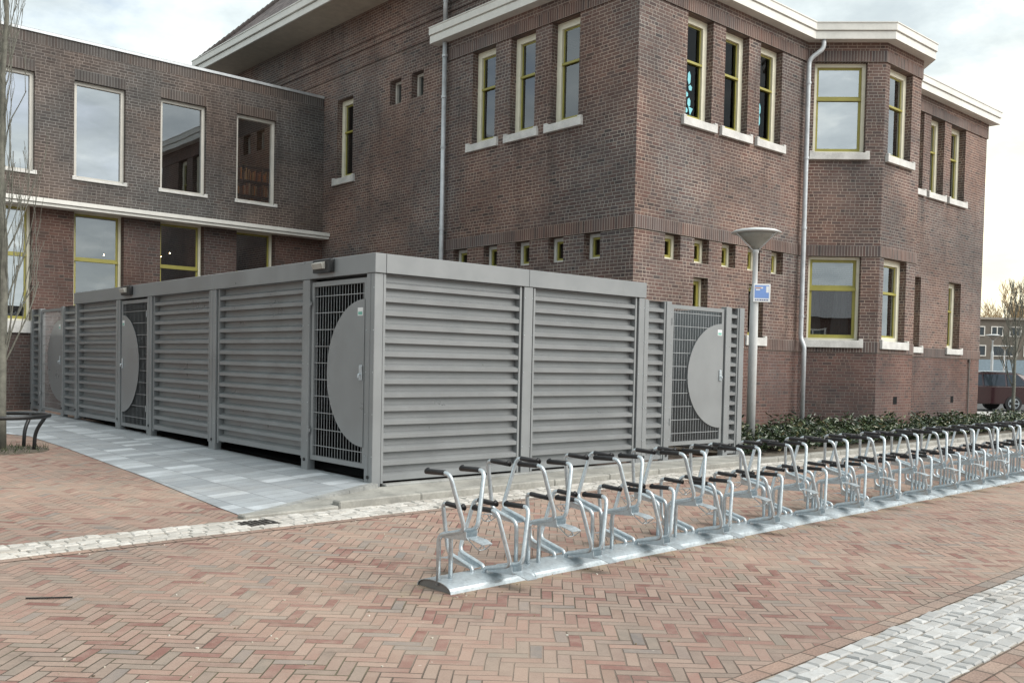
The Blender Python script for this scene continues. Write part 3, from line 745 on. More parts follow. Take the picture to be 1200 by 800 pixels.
t.set(Roughness=.7); hh = t.math('ADD', t.math('SINE', t.math('MULTIPLY', a, 6.283)), t.math('MULTIPLY', b, -1.2)); t.bump(hh, 1., .05); M['tiles'] = t.m
bm = bmesh.new(); uvl = bm.loops.layers.uv.verify(); pit = math.tan(R(46)); zr = 10.42; hw = 3.15; ys = 5.12
pa = [Vector((XE+.05, ys, zr)), Vector((XE+.05, ye, zr)), Vector((XE+.05+hw, ye-hw, zr+hw*pit)), Vector((XE+.05+hw, ys+hw, zr+hw*pit))]
pb = [Vector((XE+.05+2*hw, ys, zr)), Vector((XE+.05+2*hw, ye, zr))]
for q, uvs in (([pa[0], pa[1], pa[2], pa[3]], [(0, 0), (ye-3.5, 0), (ye-3.5-hw, 9.3), (hw, 9.3)]), ([pa[1], pb[1], pa[2]], [(0, 0), (12, 0), (6, 9.3)]), ([pb[1], pb[0], pa[3], pa[2]], [(0, 0), (18, 0), (12, 9), (6, 9)]), ([pb[0], pa[0], pa[3]], [(0, 0), (12, 0), (6, 9.3)])):
    fc = bm.faces.new([bm.verts.new(v) for v in q])
    for l, w in zip(fc.loops, uvs): l[uvl].uv = w
rf = finish('tiled_roof', bm, M['tiles'], bld)
bm = bmesh.new()
nk = 30
for k in range(nk):                  # ridge tiles up the hip
    A = pa[1].lerp(pa[2], k/nk); B = pa[1].lerp(pa[2], (k+1.12)/nk); tube(bm, [A+Vector((0, 0, .02)), B+Vector((0, 0, .05))], .08, 8)
finish('hip_tile', bm, M['tiles'], rf)
# rainwater pipes
def pipe(pts, r=.05, clips=()):
    bm = bmesh.new(); tube(bm, fillet(pts, .12, 5), r, 12); q = finish('downpipe', bm, M['zinc'], bld, smooth=True)
    bm = bmesh.new()
    for c in clips: tube(bm, [Vector(c)-Vector((0, 0, .025)), Vector(c)+Vector((0, 0, .025))], r+.012, 12)
    if clips: finish('pipe_bracket', bm, M['zinc'], q)
xp, yp = XB-.11, 8.08
pipe([(xp, yp, .1), (xp, yp, 8.5)], clips=[(xp, yp, z) for z in (1.2, 2.9, 4.4, 6.2, 7.3, 8.2)])
pipe([(XB-.11, yp, 8.88), (XB-.11, yp, 10.1)], clips=[(XB-.11, yp, 9.4)])
xq, yq = BX0-.12, YB-.12
pipe([(xq, yq-.09, .05), (xq, yq-.09, 1.95), (xq, yq, 2.12), (xq, yq, 8.10), (xq+.2, yq-.22, 8.33), (xq+.2, yq-.22, 8.54)], clips=[(xq, yq, z) for z in (2.6, 4.5, 6.0, 7.6)])
bm = bmesh.new(); tube(bm, [(21.42, YB-.035, .05), (21.42, YB-.035, 1.75)], .018, 8); tube(bm, [(21.42, YB-.035, 1.75), (21.42, YB-.035, 1.83)], .03, 8); finish('conduit', bm, M['zincdark'], bld)
bm = bmesh.new()
for f, u, z in ((fB, 14.72, .80), (fR, 20.45, .72)):
    box(bm, f, u-.085, u+.085, .001, .006, z-.085, z+.085)
finish('air_brick', bm, M['dark'], bld)

# ================================================================== WING
YW = 13.46
wing = thing('brick_wing', 'lower grey brick flat-roofed wing with plain white-framed windows and a white ledge', 'building', (0, 16, 0))
fW = F((0, YW, 0), 0)
wu = [(-1.10, .06), (.86, 1.97), (2.77, 3.88), (4.66, 5.73), (-3.0, -1.88)]
wd = [(-1.15, .02), (.87, 1.95), (2.79, 3.85), (4.69, 5.73), (-3.05, -1.95)]
bm = bmesh.new()
wall(bm, fW, -9, XB, [(4.66, 7.50, 0, 0), (7.50, 7.735, .002, 1), (7.735, 8.10, 0, 0), (8.10, 8.325, .002, 1)], [(a, b, 5.35, 7.50, .14) for a, b in wu], spans=wu)
finish('upper_wall', bm, [M['bgrey'], M['sgrey']], wing)
bm = bmesh.new()
wall(bm, fW, -9, XB, [(0, 4.66, 0, 0)], [(a, b, 2.14, 4.65, .22) for a, b in wd])
wall(bm, F((-9, YW+8, 0), R(-90)), 0, 8, [(0, 8.3, 0, 0)], [])
finish('lower_wall', bm, [M['bred'], M['soldier']], wing)
bm = bmesh.new()
for w_ in wd: box(bm, fW, w_[0]-.12, w_[1]+.12, .003, .006, 1.62, 1.86)
bm.free()
bm = bmesh.new(); box(bm, fW, -9, 7.095, .003, .36, 4.60, 4.665, .004); box(bm, fW, -9, 7.095, .003, .40, 4.67, 4.76, .004); finish('ledge', bm, M['white'], wing)
bm = bmesh.new(); box(bm, fW, -9, 7.09, -.35, .03, 8.326, 8.39, .004); finish('coping', bm, M['zinc'], wing)
bm = bmesh.new()
x = -6.2
while x < 7: box(bm, fW, x-.03, x+.03, -.20, -.14, 8.392, 8.44); x += 1.22
tube(bm, [fW.P(-9, -.17, 8.45), fW.P(7, -.17, 8.45)], .006, 5); finish('lightning_wire', bm, M['iron'], wing)
bm = bmesh.new(); wbox(bm, -9, XB-.01, YW+.3, YW+8, 8.15, 8.30); finish('flat_roof', bm, M['roof'], wing)
bm = bmesh.new(); wbox(bm, -9, XB-.01, YW+.25, YW+8, 4.72, 5.0); wbox(bm, -9, XB, YW+5.0, YW+5.2, .1, 8.1)
for x in (2.3, 4.3): wbox(bm, x-.05, x+.05, YW+.3, YW+5, 5.0, 8.14)
finish('inner_floor', bm, M['inner'], wing)
for i, (a, b) in enumerate(wu): window(wing, fW, a, b, 5.35, 7.50, .14, None, fw=.075, frame='offwhite', sash=None, gl='glass_sky' if i in (0, 1, 4) else 'glass', sill=(.05, .04, .04))
for i, (a, b) in enumerate(wd): window(wing, fW, a, b, 2.14, 4.65, .22, .58, fw=.055, sw=.045, gl='glass_sky' if i in (0, 4) else 'glass', sill=(.26, .06, .05))
# lamps and a bookcase seen through the glass
lamp0 = None
for i, (x, y, z) in enumerate([(1.15, 14.5, 3.62), (1.75, 14.2, 3.78), (1.05, 14.0, 3.2), (3.05, 14.1, 3.85), (3.5, 14.7, 4.02), (3.0, 14.2, 3.25), (.35-1.1, 14.3, 6.7), (-.2, 14.1, 3.6)]):
    o = thing('pendant_lamp', '', 'lamp', (x, y, z), 'small warm lamps inside the wing')
    o['label'] = 'small round lamp glowing warm behind the windows of the grey brick wing'
    bm = bmesh.new(); lathe(bm, [(.004, -.014), (.010, -.010), (.014, 0), (.010, .010), (.004, .014)], (0, 0, 0), 10); finish('bulb', bm, M['bulb'], o, smooth=True, local=True)
    zt = (4.72 if z < 4.7 else 8.15) - z; bm = bmesh.new(); tube(bm, [(0, 0, .06), (0, 0, zt)], .006, 5); finish('cord', bm, M['iron'], o, local=True)
bc = thing('bookcase', 'dark bookcase of orange and brown books behind the upper window nearest the tall block', 'bookcase', (5.6, 15.4, 5.0))
bm = bmesh.new()
for z in (5.02, 5.42, 5.82, 6.22, 6.62): wbox(bm, 4.6, 7.0, 15.2, 15.5, z, z+.03)
for x in (4.57, 5.4, 6.2, 7.0): wbox(bm, x, x+.03, 15.19, 15.51, 5.0, 6.65)
finish('shelf', bm, M['wood'], bc)
bk = [plain('book_cover', c, .6) for c in ((.55, .26, .07), (.42, .17, .06), (.6, .42, .2), (.25, .1, .06), (.5, .4, .3))]
for k, m in enumerate(bk):
    bm = bmesh.new()
    for z in (5.05, 5.45, 5.85, 6.25):
        x = 4.62+k*.013
        while x < 6.95:
            if random.random() < .22: wbox(bm, x, x+random.uniform(.02, .045), 15.21, 15.42, z+.002, z+random.uniform(.2, .32))
            x += .065
    finish('books', bm, m, bc)
lt = thing('bookcase_fill_lamp', 'added warm lamp hidden above the window head to light the bookcase', 'lamp', (5.9, 14.85, 8.02))  # unseen lamp, added to brighten the books
bm = bmesh.new(); lathe(bm, [(.006, -.03), (.025, -.022), (.035, 0), (.025, .022), (.008, .03)], (0, 0, 0), 12); finish('bulb', bm, M['bulb2'], lt, smooth=True, local=True)
bm = bmesh.new(); tube(bm, [(0, 0, .06), (0, 0, .12)], .006, 5); finish('cord', bm, M['iron'], lt, local=True)

# ================================================================== BIKE RACK
rk_rot = math.atan2(.285, 10.25)
rack = thing('bike_rack', 'long galvanised bicycle rack with alternating high and low wheel holders and black grips', 'bike rack', (-2.04, -3.84, 0), rotz=rk_rot)
PER = .79; NP = 14
def holder(h, side, name):
    """side -1 faces the street, +1 faces the shed; local origin on the base at the holder's centre line"""
    bm = bmesh.new(); s = side; t0, tv, tt = .03*s, .285*s, .24*s; hf = h-.06
    for k in (-1, 1):
        path = [(k*.05, t0, .035), (k*.05, t0, hf), (k*.05, tv, h), (k*.142, tt, h+.355), (k*.142, .04*s, h+.347)]
        tube(bm, fillet(path, .05, 4), .0145, 8)
    o = finish(name, bm, M['galv'], rack, smooth=True, local=True)
    bm = bmesh.new()      # wheel gutter: folded sheet, sides deeper towards the mouth
    a, b = t0+.03*s, tv+.005*s
    def sheet(ps): 
        v = [bm.verts.new(p) for p in ps]; bm.faces.new(v)
    zz = h-.014; zf = hf-.008
    sheet([(-.045, a, zf-.006), (.045, a, zf-.006), (.04, b, zz-.045), (-.04, b, zz-.045)])
    for k in (-1, 1): sheet([(k*.045, a, zf-.006), (k*.047, a, zf+.008), (k*.047, b, zz+.010), (k*.04, b, zz-.045)])
    # tongue
    c, d = tv+.09*s, tv+.15*s
    sheet([(-.04, b, zz-.030), (.04, b, zz-.030), (.05, c, zz-.038), (-.05, c, zz-.038)]); sheet([(-.05, c, zz-.038), (.05, c, zz-.038), (.042, d, zz-.055), (-.042, d, zz-.055)])
    me = o; g = finish('wheel_gutter', bm, M['galv'], o, local=True)
    sm = g.modifiers.new('thick', 'SOLIDIFY'); sm.thickness = .004; sm.offset = 0
    if h > .3:
        bm = bmesh.new(); tube(bm, fillet([(-.045, tv+.01*s, zz-.03), (-.03, tv+.10*s, zz-.095), (.03, tv+.10*s, zz-.095), (.045, tv+.01*s, zz-.03)], .02, 3), .004, 6)
        tube(bm, [(-.038, d-.005*s, zz-.058), (-.03, tv+.10*s, zz-.095)], .004, 6); tube(bm, [(.038, d-.005*s, zz-.058), (.03, tv+.10*s, zz-.095)], .004, 6)
        finish('wire_loop', bm, M['galv'], o, local=True)
    for k in (-1, 1):
        bm = bmesh.new(); p0, p1 = Vector((k*.142, .195*s, h+.3545)), Vector((k*.142, .03*s, h+.347))
        tube(bm, [p0, p0.lerp(p1, .04), p1-Vector((0, .02*s, 0)), p1+Vector((0, .0, .004)), p1+Vector((0, -.012*s, .014))], .0175, 10)
        finish('grip', bm, M['rubber'], o, smooth=True, local=True)
    return o
def dup(o, parent):
    c = o.copy(); C.objects.link(c); c.parent = parent
    for ch in list(o.children): dup(ch, c)
    return c
hp = [(holder(.415, -1, 'wheel_holder'), 0), (holder(.15, -1, 'wheel_holder'), 1), (holder(.15, 1, 'wheel_holder'), 2), (holder(.415, 1, 'wheel_holder'), 3)]
offs = {0: .065, 1: .455, 2: .395, 3: .80}
for o, k in hp:
    kids = list(o.children)
    for i in range(NP):
        c = o if i == 0 else o.copy()
        if i:
            C.objects.link(c); c.parent = rack
            for ch in kids:
                d = ch.copy(); C.objects.link(d); d.parent = c
        c.location = (offs[k]+PER*i+random.uniform(-.004, .004), 0, 0); c.rotation_euler = (random.uniform(-.008, .008), 0, random.uniform(-.012, .012))
bm = bmesh.new(); n = 14; L = PER
def arc(x, sc=1., th=0.):
    return [bm.verts.new((x, (.172*sc-th)*-math.cos(PI*k/n), (.064*sc-th)*math.sin(PI*k/n)**.8)) for k in range(n+1)]
A = arc(.0, 1.0); B = arc(L*.93, 1.0); B2 = arc(L*.94, 1.05); B3 = arc(L+.02, 1.05)
for P, Q in ((A, B), (B, B2), (B2, B3)):
    for k in range(n): bm.faces.new((P[k], Q[k], Q[k+1], P[k+1]))
A2 = arc(.0, 1., .005); B4 = arc(L+.02, 1.05, .005)
for k in range(n): bm.faces.new((A[k+1], A2[k+1], A2[k], A[k])); bm.faces.new((B3[k], B4[k], B4[k+1], B3[k+1])); bm.faces.new((A2[k], A2[k+1], B4[k+1], B4[k]))
base = finish('base_plate', bm, M['galv'], rack, local=True)
for i in range(1, NP+1): 
    c = base.copy(); C.objects.link(c); c.parent = rack; c.location = (PER*i, 0, 0)
bm = bmesh.new(); P = arc(.012, .95); bm.faces.new(P); finish('end_cap', bm, M['zincdark'], rack, local=True)

# ================================================================== STREET LAMP + SIGN
def make_lamp(loc, label, group=None):
    L = thing('street_lamp', label, 'street lamp', loc, group)
    bm = bmesh.new(); lathe(bm, [(.073, -.05), (.073, 1.9), (.068, 2.48), (.076, 2.56), (.062, 2.68), (.043, 2.76), (.041, 3.28), (.052, 3.29), (.052, 3.335), (.035, 3.345)], (0, 0, 0), 20)
    finish('pole', bm, M['lampw'], L, smooth=True, local=True)
    bm = bmesh.new(); lathe(bm, [(.045, 3.346), (.085, 3.40), (.22, 3.52), (.335, 3.605)], (0, 0, 0), 32); finish('diffuser', bm, M['diffuser'], L, smooth=True, local=True)
    bm = bmesh.new(); lathe(bm, [(.335, 3.606), (.405, 3.613), (.41, 3.628), (.35, 3.66), (.18, 3.69), (.02, 3.695)], (0, 0, 0), 32); finish('lamp_cap', bm, M['lampw'], L, smooth=True, local=True)
    bm = bmesh.new()
    for k in range(3):
        a = 2*PI*k/3+.6; tube(bm, [(.07*math.cos(a), .05*math.sin(a), 3.33), (.38*math.cos(a), .38*math.sin(a), 3.61)], .011, 6)
    finish('bracket', bm, M['lampw'], L, local=True); return L
LX, LY = 7.86, .50
lamp1 = make_lamp((LX, LY, .1), 'white post lamp with a cone head in the planting bed, carrying a blue sign')
sg = thing('street_sign', 'small square blue and white notice sign fixed to the lamp post', 'sign', (LX, LY, 2.7))
sf = F((LX, LY, 0), R(-38)); n0 = .085
bm = bmesh.new(); box(bm, sf, -.05, .24, n0, n0+.012, 2.56, 2.865, .004); sp = finish('plate', bm, M['label'], sg)
bm = bmesh.new(); box(bm, sf, -.03, .215, n0+.0121, n0+.0135, 2.625, 2.84); 
pn = finish('printed_panel', bm, M['blue'], sg)
bm = bmesh.new()
for k, (a, b) in enumerate(((-.02, .0), (.01, .03), (.04, .05), (.06, .09), (.10, .12), (.13, .16), (.17, .18), (.185, .205))): box(bm, sf, a, b, n0+.0121, n0+.0137, 2.585, 2.605)
finish('line_of_text', bm, M['navy'], sg)
bm = bmesh.new(); box(bm, sf, -.022, .11, n0+.0136, n0+.0145, 2.785, 2.81); box(bm, sf, -.01, .06, n0+.0136, n0+.0145, 2.755, 2.775); box(bm, sf, .165, .21, n0+.0136, n0+.0145, 2.72, 2.825); finish('white_mark', bm, M['label'], sg)
bm = bmesh.new(); box(bm, sf, -.02, .08, n0+.0146, n0+.0155, 2.791, 2.804); finish('orange_mark', bm, M['rust'], sg)
bm = bmesh.new()
for z in (2.62, 2.79): box(bm, sf, -.05, .05, .066, n0-.001, z, z+.03)
finish('clamp', bm, M['galv'], sg)

# ================================================================== HEDGE
def leafmat():
    t = NT('evergreen_leaf'); r = t.n.new('ShaderNodeNewGeometry').outputs['Random Per Island']
    c = t.ramp(r, [(0, (.016, .027, .013)), (.45, (.034, .056, .026)), (.8, (.062, .092, .042)), (.93, (.13, .15, .07)), (1, (.16, .12, .06))])
    t.inp(t.bsdf.inputs['Base Color'], c); t.set(Roughness=.22); return t.m
M['leaf'] = leafmat()
rngh = random.Random(3)
bm = bmesh.new()
def leaf(p, d, l, w):
    d = d.normalized(); s = d.cross(Vector((rngh.uniform(-1, 1), rngh.uniform(-1, 1), rngh.uniform(-.3, 1)))).normalized(); u = s.cross(d)
    a = [p, p+d*l*.5+s*w-u*.1*l, p+d*l, p+d*l*.5-s*w-u*.1*l]; m = p+d*l*.5+u*.02*l
    v = [bm.verts.new(q) for q in a]; c = bm.verts.new(m)
    for i in range(4): bm.faces.new((v[i], v[(i+1) % 4], c))
clumps = []
for k in range(560):
    x = rngh.uniform(6.98, 24.); 
    ylim = YB if not (BX0-.2 < x < BX3+.2) else max(YBAY, YB-min(x-BX0, BX3-x)) 
    yk = -.30+.03*x; y = rngh.uniform(yk, max(.7, ylim-.12)) if rngh.random() > .4 else rngh.uniform(yk, yk+.45)
    y = min(y, ylim-.12)
    dip = .10*math.sin(x*1.7)+.06*math.sin(x*4.1+1)
    if 13.3 < x < 14.4: dip -= .16
    clumps.append((x, y, (.24 if x < 13.4 else .20 if x < 17 else .13)+dip*.8+rngh.uniform(-.06, .1)))
for x, y, h in clumps:
    for s in range(7):
        bx, by = x+rngh.gauss(0, .10), y+rngh.gauss(0, .09); top = Vector((bx+rngh.gauss(0, .10), by+rngh.gauss(0, .10), .1+h*rngh.uniform(.55, 1.2))); bot = Vector((bx, by, .1))
        nl = 7
        for q in range(nl):
            f = (q+1)/nl; p = bot.lerp(top, f); a = rngh.uniform(0, 2*PI)
            leaf(p, Vector((math.cos(a), math.sin(a), rngh.uniform(-.1, .9))), rngh.uniform(.075, .14), rngh.uniform(.017, .029))
tag(finish('hedge', bm, M['leaf']), 'low dark evergreen ground-cover hedge along the foot of the brick building', 'hedge', kind='stuff')

# ================================================================== TREES
def branchy(bm, p, d, l, r, depth, rg, spread=.45, upb=.5, kids=3, minr=.003):
    pts = [p.copy()]; q = p.copy(); dd = d.normalized(); n = 5
    for i in range(n):
        dd = (dd + Vector((rg.gauss(0, .09), rg.gauss(0, .09), rg.gauss(0, .05)+upb*.06))).normalized(); q = q+dd*l/n; pts.append(q.copy())
    tube(bm, pts, r, 6 if r > .012 else 4, max(minr, r*.5), cap=False)
    if depth == 0: return
    for k in range(kids):
        f = rg.uniform(.3, 1.); i = min(n-1, int(f*n)); b = pts[i].lerp(pts[i+1], f*n-i)
        a = rg.uniform(0, 2*PI); nd = (dd + Vector((math.cos(a), math.sin(a), rg.uniform(-.1, .4)))*spread).normalized(); nd.z += upb*.4
        branchy(bm, b, nd, l*rg.uniform(.5, .75), max(minr, r*.5), depth-1, rg, spread, upb, kids, minr)
def tree(name, label, loc, h, r, mat, seed, depth=3, nb=14, lo=.25, blen=.35, spread=.4, upb=.8, kids=3, group=None, minr=.003, lean=(0, 0), rb=.38):
    rg = random.Random(seed); T = thing(name, label, 'tree', loc, group)
    bm = bmesh.new(); pts = []
    for i in range(12): pts.append(Vector((rg.gauss(0, .012)*i*.4+lean[0]*(i/11)**1.5, rg.gauss(0, .012)*i*.4+lean[1]*(i/11)**1.5, -.05+(h+.05)*i/11)))
    tube(bm, pts, r, 10, r*.25); finish('trunk', bm, mat, T, smooth=True, local=True)
    bm = bmesh.new()
    for k in range(nb):
        f = lo+(1-lo)*(k+rg.random())/nb*.95; j = min(10, int(f*11)); b = pts[j].lerp(pts[j+1], f*11-j); a = rg.uniform(0, 2*PI)
        d = Vector((math.cos(a), math.sin(a), upb+rg.uniform(0, .5)))
        branchy(bm, b, d, h*blen*(1.15-.6*f), r*rb*(1.1-.7*f), depth-1, rg, spread, upb, kids, minr)
    finish('crown', bm, mat, T, smooth=True, local=True); return T
TX, TY = -2.32, 5.78
tree('bare_tree', 'slim bare upright tree with a pale grey trunk, standing inside the black tree guard', (TX, TY, .09), 8.2, .068, M['bark'], 4, depth=3, nb=40, lo=.12, blen=.15, spread=.28, upb=2.4, kids=3, minr=.0024, rb=.2)
# round tree guard
tg = thing('tree_guard', 'round black steel hoop rail on curved legs around the bare tree', 'tree guard', (TX, TY, .09))
bm = bmesh.new(); rr = .60
pts = [(TX+rr*math.cos(2*PI*k/36), TY+rr*math.sin(2*PI*k/36), .575) for k in range(37)]
tube(bm, pts, .028, 10, cap=False); finish('ring_rail', bm, M['iron'], tg, smooth=True)
for k in range(5):
    a = 2*PI*k/5-.62; c, s = math.cos(a), math.sin(a)
    bm = bmesh.new(); tube(bm, fillet([(TX+c*.43, TY+s*.43, .02), (TX+c*.45, TY+s*.45, .36), (TX+c*.585, TY+s*.585, .57)], .16, 6), .026, 10); finish('leg', bm, M['iron'], tg, smooth=True)
bm = bmesh.new(); lathe(bm, [(.62, .045), (.60, .10), (.4, .115), (.02, .12)], (TX, TY, 0), 24); struct(finish('tree_pit_soil', bm, M['soil']))
bm = bmesh.new(); tube(bm, [(-4.103, -2.60, .008), (-3.984, -2.675, .008), (-3.883, -2.738, .009)], .005, 6); tag(finish('fallen_stick', bm, M['iron']), 'thin dark stick lying on the brick paving left of the bike rack', 'stick')
rg = random.Random(11); bm = bmesh.new()
for k in range(260):     # tufts of weeds in the tree pit
    a = rg.uniform(0, 2*PI); q = rg.uniform(.15, .62); p = Vector((TX+q*math.cos(a), TY+q*math.sin(a), .10)); l = rg.uniform(.03, .11); v = Vector((rg.gauss(0, .5), rg.gauss(0, .5), 1)).normalized(); s = v.orthogonal().normalized()*.008
    bm.faces.new([bm.verts.new(x) for x in (p-s, p+s, p+v*l)])
tag(finish('weeds', bm, M['leaf']), 'sparse weeds growing in the soil round the bare tree', 'weeds', kind='stuff')

rg = random.Random(21); bm = bmesh.new()
for k in range(420):
    x = rg.uniform(-5.5, 9); y = rg.choice((rg.uniform(-6.0, -1.4), rg.gauss(-4.08+.028*(x+2), .10), yl(rg.gauss(-1.28, .06), x)))
    if -4.0 < y-.028*(x+2) < -3.66 and x > -2.1: continue
    z = .004; q = rg.uniform(.003, .009); n = rg.randint(4, 6); a0 = rg.uniform(0, 6.28)
    top = [bm.verts.new((x+q*rg.uniform(.6, 1.3)*math.cos(a0+6.283*i/n), y+q*rg.uniform(.5, 1.2)*math.sin(a0+6.283*i/n), z+rg.uniform(.0, .003))) for i in range(n)]
    bot = [bm.verts.new((v.co.x, v.co.y, .0)) for v in top]; bm.faces.new(top)
    for i in range(n): bm.faces.new((bot[i], bot[(i+1) % n], top[(i+1) % n], top[i]))
def litter():
    t = NT('crumbs'); r = t.n.new('ShaderNodeNewGeometry').outputs['Random Per Island']
    t.inp(t.bsdf.inputs['Base Color'], t.ramp(r, [(0, (.10, .075, .05)), (.3, (.22, .17, .10)), (.6, (.42, .38, .31)), (1, (.6, .58, .52))])); t.set(Roughness=.9); return t.m
tag(finish('grit', bm, litter()), 'scattered grit, crumbs of mortar and dead leaf bits on the brick paving', 'grit', kind='stuff')

# ================================================================== STREET BEYOND
ang = math.atan2(-.664, .747)
bm = bmesh.new(); rf_ = F((34, 7, 0), ang)
bm.faces.new([bm.verts.new(rf_.P(u, n, .012)) for u, n in ((-60, 5.0), (60, 5.0), (60, -14), (-60, -14))]); struct(finish('road', bm, M['asphalt']))
bm = bmesh.new(); box(bm, rf_, -60, 60, 5.01, 7.6, -.05, .10); struct(finish('pavement', bm, M['pale']))
def car(loc, label, paint):
    c = thing('parked_car', label, 'car', loc, None, ang)
    q = F((0, 0, 0), 0); pm = paint
    prof = [(-2.1, .38), (-2.15, .75), (-2.02, .92), (-1.1, 1.02), (-.35, 1.52), (.2, 1.60), (1.5, 1.58), (1.95, 1.42), (2.08, 1.03), (2.12, .95), (2.15, .45), (2.0, .30), (-2.0, .28)]
    bm = bmesh.new(); ri = []
    for y, sx, k in ((-.86, .985, 0), (-.80, 1., 1), (.80, 1., 1), (.86, .985, 0)):
        ri.append([bm.verts.new((x*sx, y*(1 if z < 1.1 else .86), z if k else z*.99+.005)) for x, z in prof])
    for A, B in zip(ri, ri[1:]):
        for i in range(len(prof)): bm.faces.new((A[i], B[i], B[(i+1) % len(prof)], A[(i+1) % len(prof)]))
    for q_, fl in ((ri[0], 0), (ri[-1], 1)):
        for ids in ((0, 1, 2, 3, 8, 9, 10, 11, 12), (3, 4, 5, 6, 7, 8)):
            vv = [q_[i_] for i_ in ids]; bm.faces.new(vv if not fl else list(reversed(vv)))
    bmesh.ops.recalc_face_normals(bm, faces=bm.faces); bmesh.ops.bevel(bm, geom=bm.edges[:], offset=.03, segments=2, affect='EDGES')
    finish('body', bm, pm, c, smooth=False, local=True)
    for s in (-1, 1):
        for us in (((-.85, 1.06), (-.28, 1.44), (.12, 1.5), (.12, 1.04)), ((.2, 1.04), (.2, 1.5), (1.0, 1.5), (1.0, 1.03)), ((1.08, 1.03), (1.08, 1.5), (1.5, 1.48), (1.85, 1.05))):
            bm = bmesh.new(); f = [bm.verts.new((x, s*(.868-(z-1.03)*.215), z)) for x, z in us]; g_ = [bm.verts.new((v.co.x, v.co.y-s*.02, v.co.z)) for v in f]
            bm.faces.new(f); bm.faces.new(list(reversed(g_))); [bm.faces.new((f[i], g_[i], g_[(i+1) % 4], f[(i+1) % 4])) for i in range(4)]
            bmesh.ops.recalc_face_normals(bm, faces=bm.faces); finish('side_window', bm, M['carglass'], c, local=True)
        for x in (-1.35, 1.32):
            bm = bmesh.new(); tube(bm, [(x, s*.70, .32), (x, s*.885, .32)], .32, 20); w = finish('wheel', bm, M['rubber'], c, local=True)
            bm = bmesh.new()
            tube(bm, [(x, s*.886, .32), (x, s*.892, .32)], .07, 12)
            for k in range(5):
                a = 2*PI*k/5; tube(bm, [(x+.04*math.cos(a), s*.889, .32+.04*math.sin(a)), (x+.2*math.cos(a), s*.889, .32+.2*math.sin(a))], .028, 6)
            tube(bm, [(x+.2*math.cos(2*PI*k/20), s*.888, .32+.2*math.sin(2*PI*k/20)) for k in range(21)], .018, 6); finish('rim', bm, M['galv'], w, local=True)
        bm = bmesh.new(); q2 = (1.95, 2.13); wbox(bm, 1.98, 2.14, s*.72-.1, s*.72+.1, .98, 1.30, .02); finish('tail_lamp', bm, M['tail'], c, local=True)
        bm = bmesh.new(); wbox(bm, -2.16, -2.02, s*.62-.14, s*.62+.14, .66, .82, .02); finish('headlight', bm, M['label'], c, local=True)
        bm = bmesh.new(); tube(bm, [(-.4, s*.70, 1.60), (1.4, s*.70, 1.63)], .02, 6); finish('roof_rail', bm, M['galv'], c, local=True)
    c.scale = (1, 1, .94)
    return c
def paint(n, col):
    t = NT(n); t.set(**{'Base Color': (*col, 1)}, Roughness=.25); t.bsdf.inputs['Coat Weight'].default_value = .6; return t.m
M['carglass'] = plain('tinted_glass', (.03, .04, .05), .08)
M['tail'] = plain('red_lens', (.4, .02, .03), .25)
car((31.9, 6.8, .012), 'dark red estate car parked behind the right end of the brick building', paint('maroon_paint', (.028, .005, .008)))
car((35.5, 3.6, .012), 'bright red car at the right edge, next in line to the dark red car', paint('red_paint', (.38, .015, .03)))

# far block with window rows and a blue-grey ground floor
dv = Vector((math.cos(math.atan2(.4, 1.056)), math.sin(math.atan2(.4, 1.056)), 0)); cam2 = Vector((-5.6, -8.55, 0))
fb = cam2+dv*95; fF = F(fb, ang)
fbld = thing('apartment_block', 'long low brick block with two rows of windows beyond the parked cars', 'building', tuple(fb))
bm = bmesh.new(); box(bm, fF, -22, 30, -9, 0, 0, 6.3); finish('wall', bm, plain('far_brick', (.14, .125, .105), .9, scale=1), fbld)
bm = bmesh.new(); box(bm, fF, -22, 30, .01, .05, 0.1, 2.7); finish('ground_floor_panel', bm, plain('far_panel', (.20, .27, .32), .7), fbld)
bm = bmesh.new(); box(bm, fF, -22.2, 30.2, -9.2, .2, 6.3, 6.5); finish('roof_edge', bm, plain('far_edge', (.25, .23, .2), .8), fbld)
rgf = random.Random(5)
for z0, z1 in ((3.0, 4.0), (4.8, 5.7)):
    u = -11.
    while u < 9:
        wd_ = rgf.choice((1.1, 1.7, 2.3)); bm = bmesh.new(); ring(bm, fF, u, u+wd_, .002, .06, z0, z1, .08); box(bm, fF, u+wd_/2-.04, u+wd_/2+.04, .002, .06, z0+.08, z1-.08)
        w_ = finish('window', bm, M['white'], fbld); bm = bmesh.new(); bm.faces.new([bm.verts.new(fF.P(a, .012, b)) for a, b in ((u+.05, z0+.05), (u+wd_-.05, z0+.05), (u+wd_-.05, z1-.05), (u+.05, z1-.05))]); finish('pane', bm, M['carglass'], w_)
        u += wd_+.55
def pt(px, dist):   # ground point on the sight line, street beyond
    a = math.atan2(.4, 1.056) - (px-1172)*.00064; return cam2+Vector((math.cos(a), math.sin(a), 0))*dist
p = pt(1161, 60); make_lamp((p.x, p.y, 0), 'higher left one of two distant post lamps before the far block', 'distant street lamps')
p = pt(1177, 84); make_lamp((p.x, p.y, 0), 'lower right one of two distant post lamps before the far block', 'distant street lamps')
p = pt(1191, 39.5)
tree('bare_tree', 'thin bare young tree standing in front of the two red cars', (p.x, p.y, .05), 4.3, .07, M['bark'], 9, depth=3, nb=18, lo=.2, blen=.28, spread=.4, upb=1.3, kids=4, minr=.006)
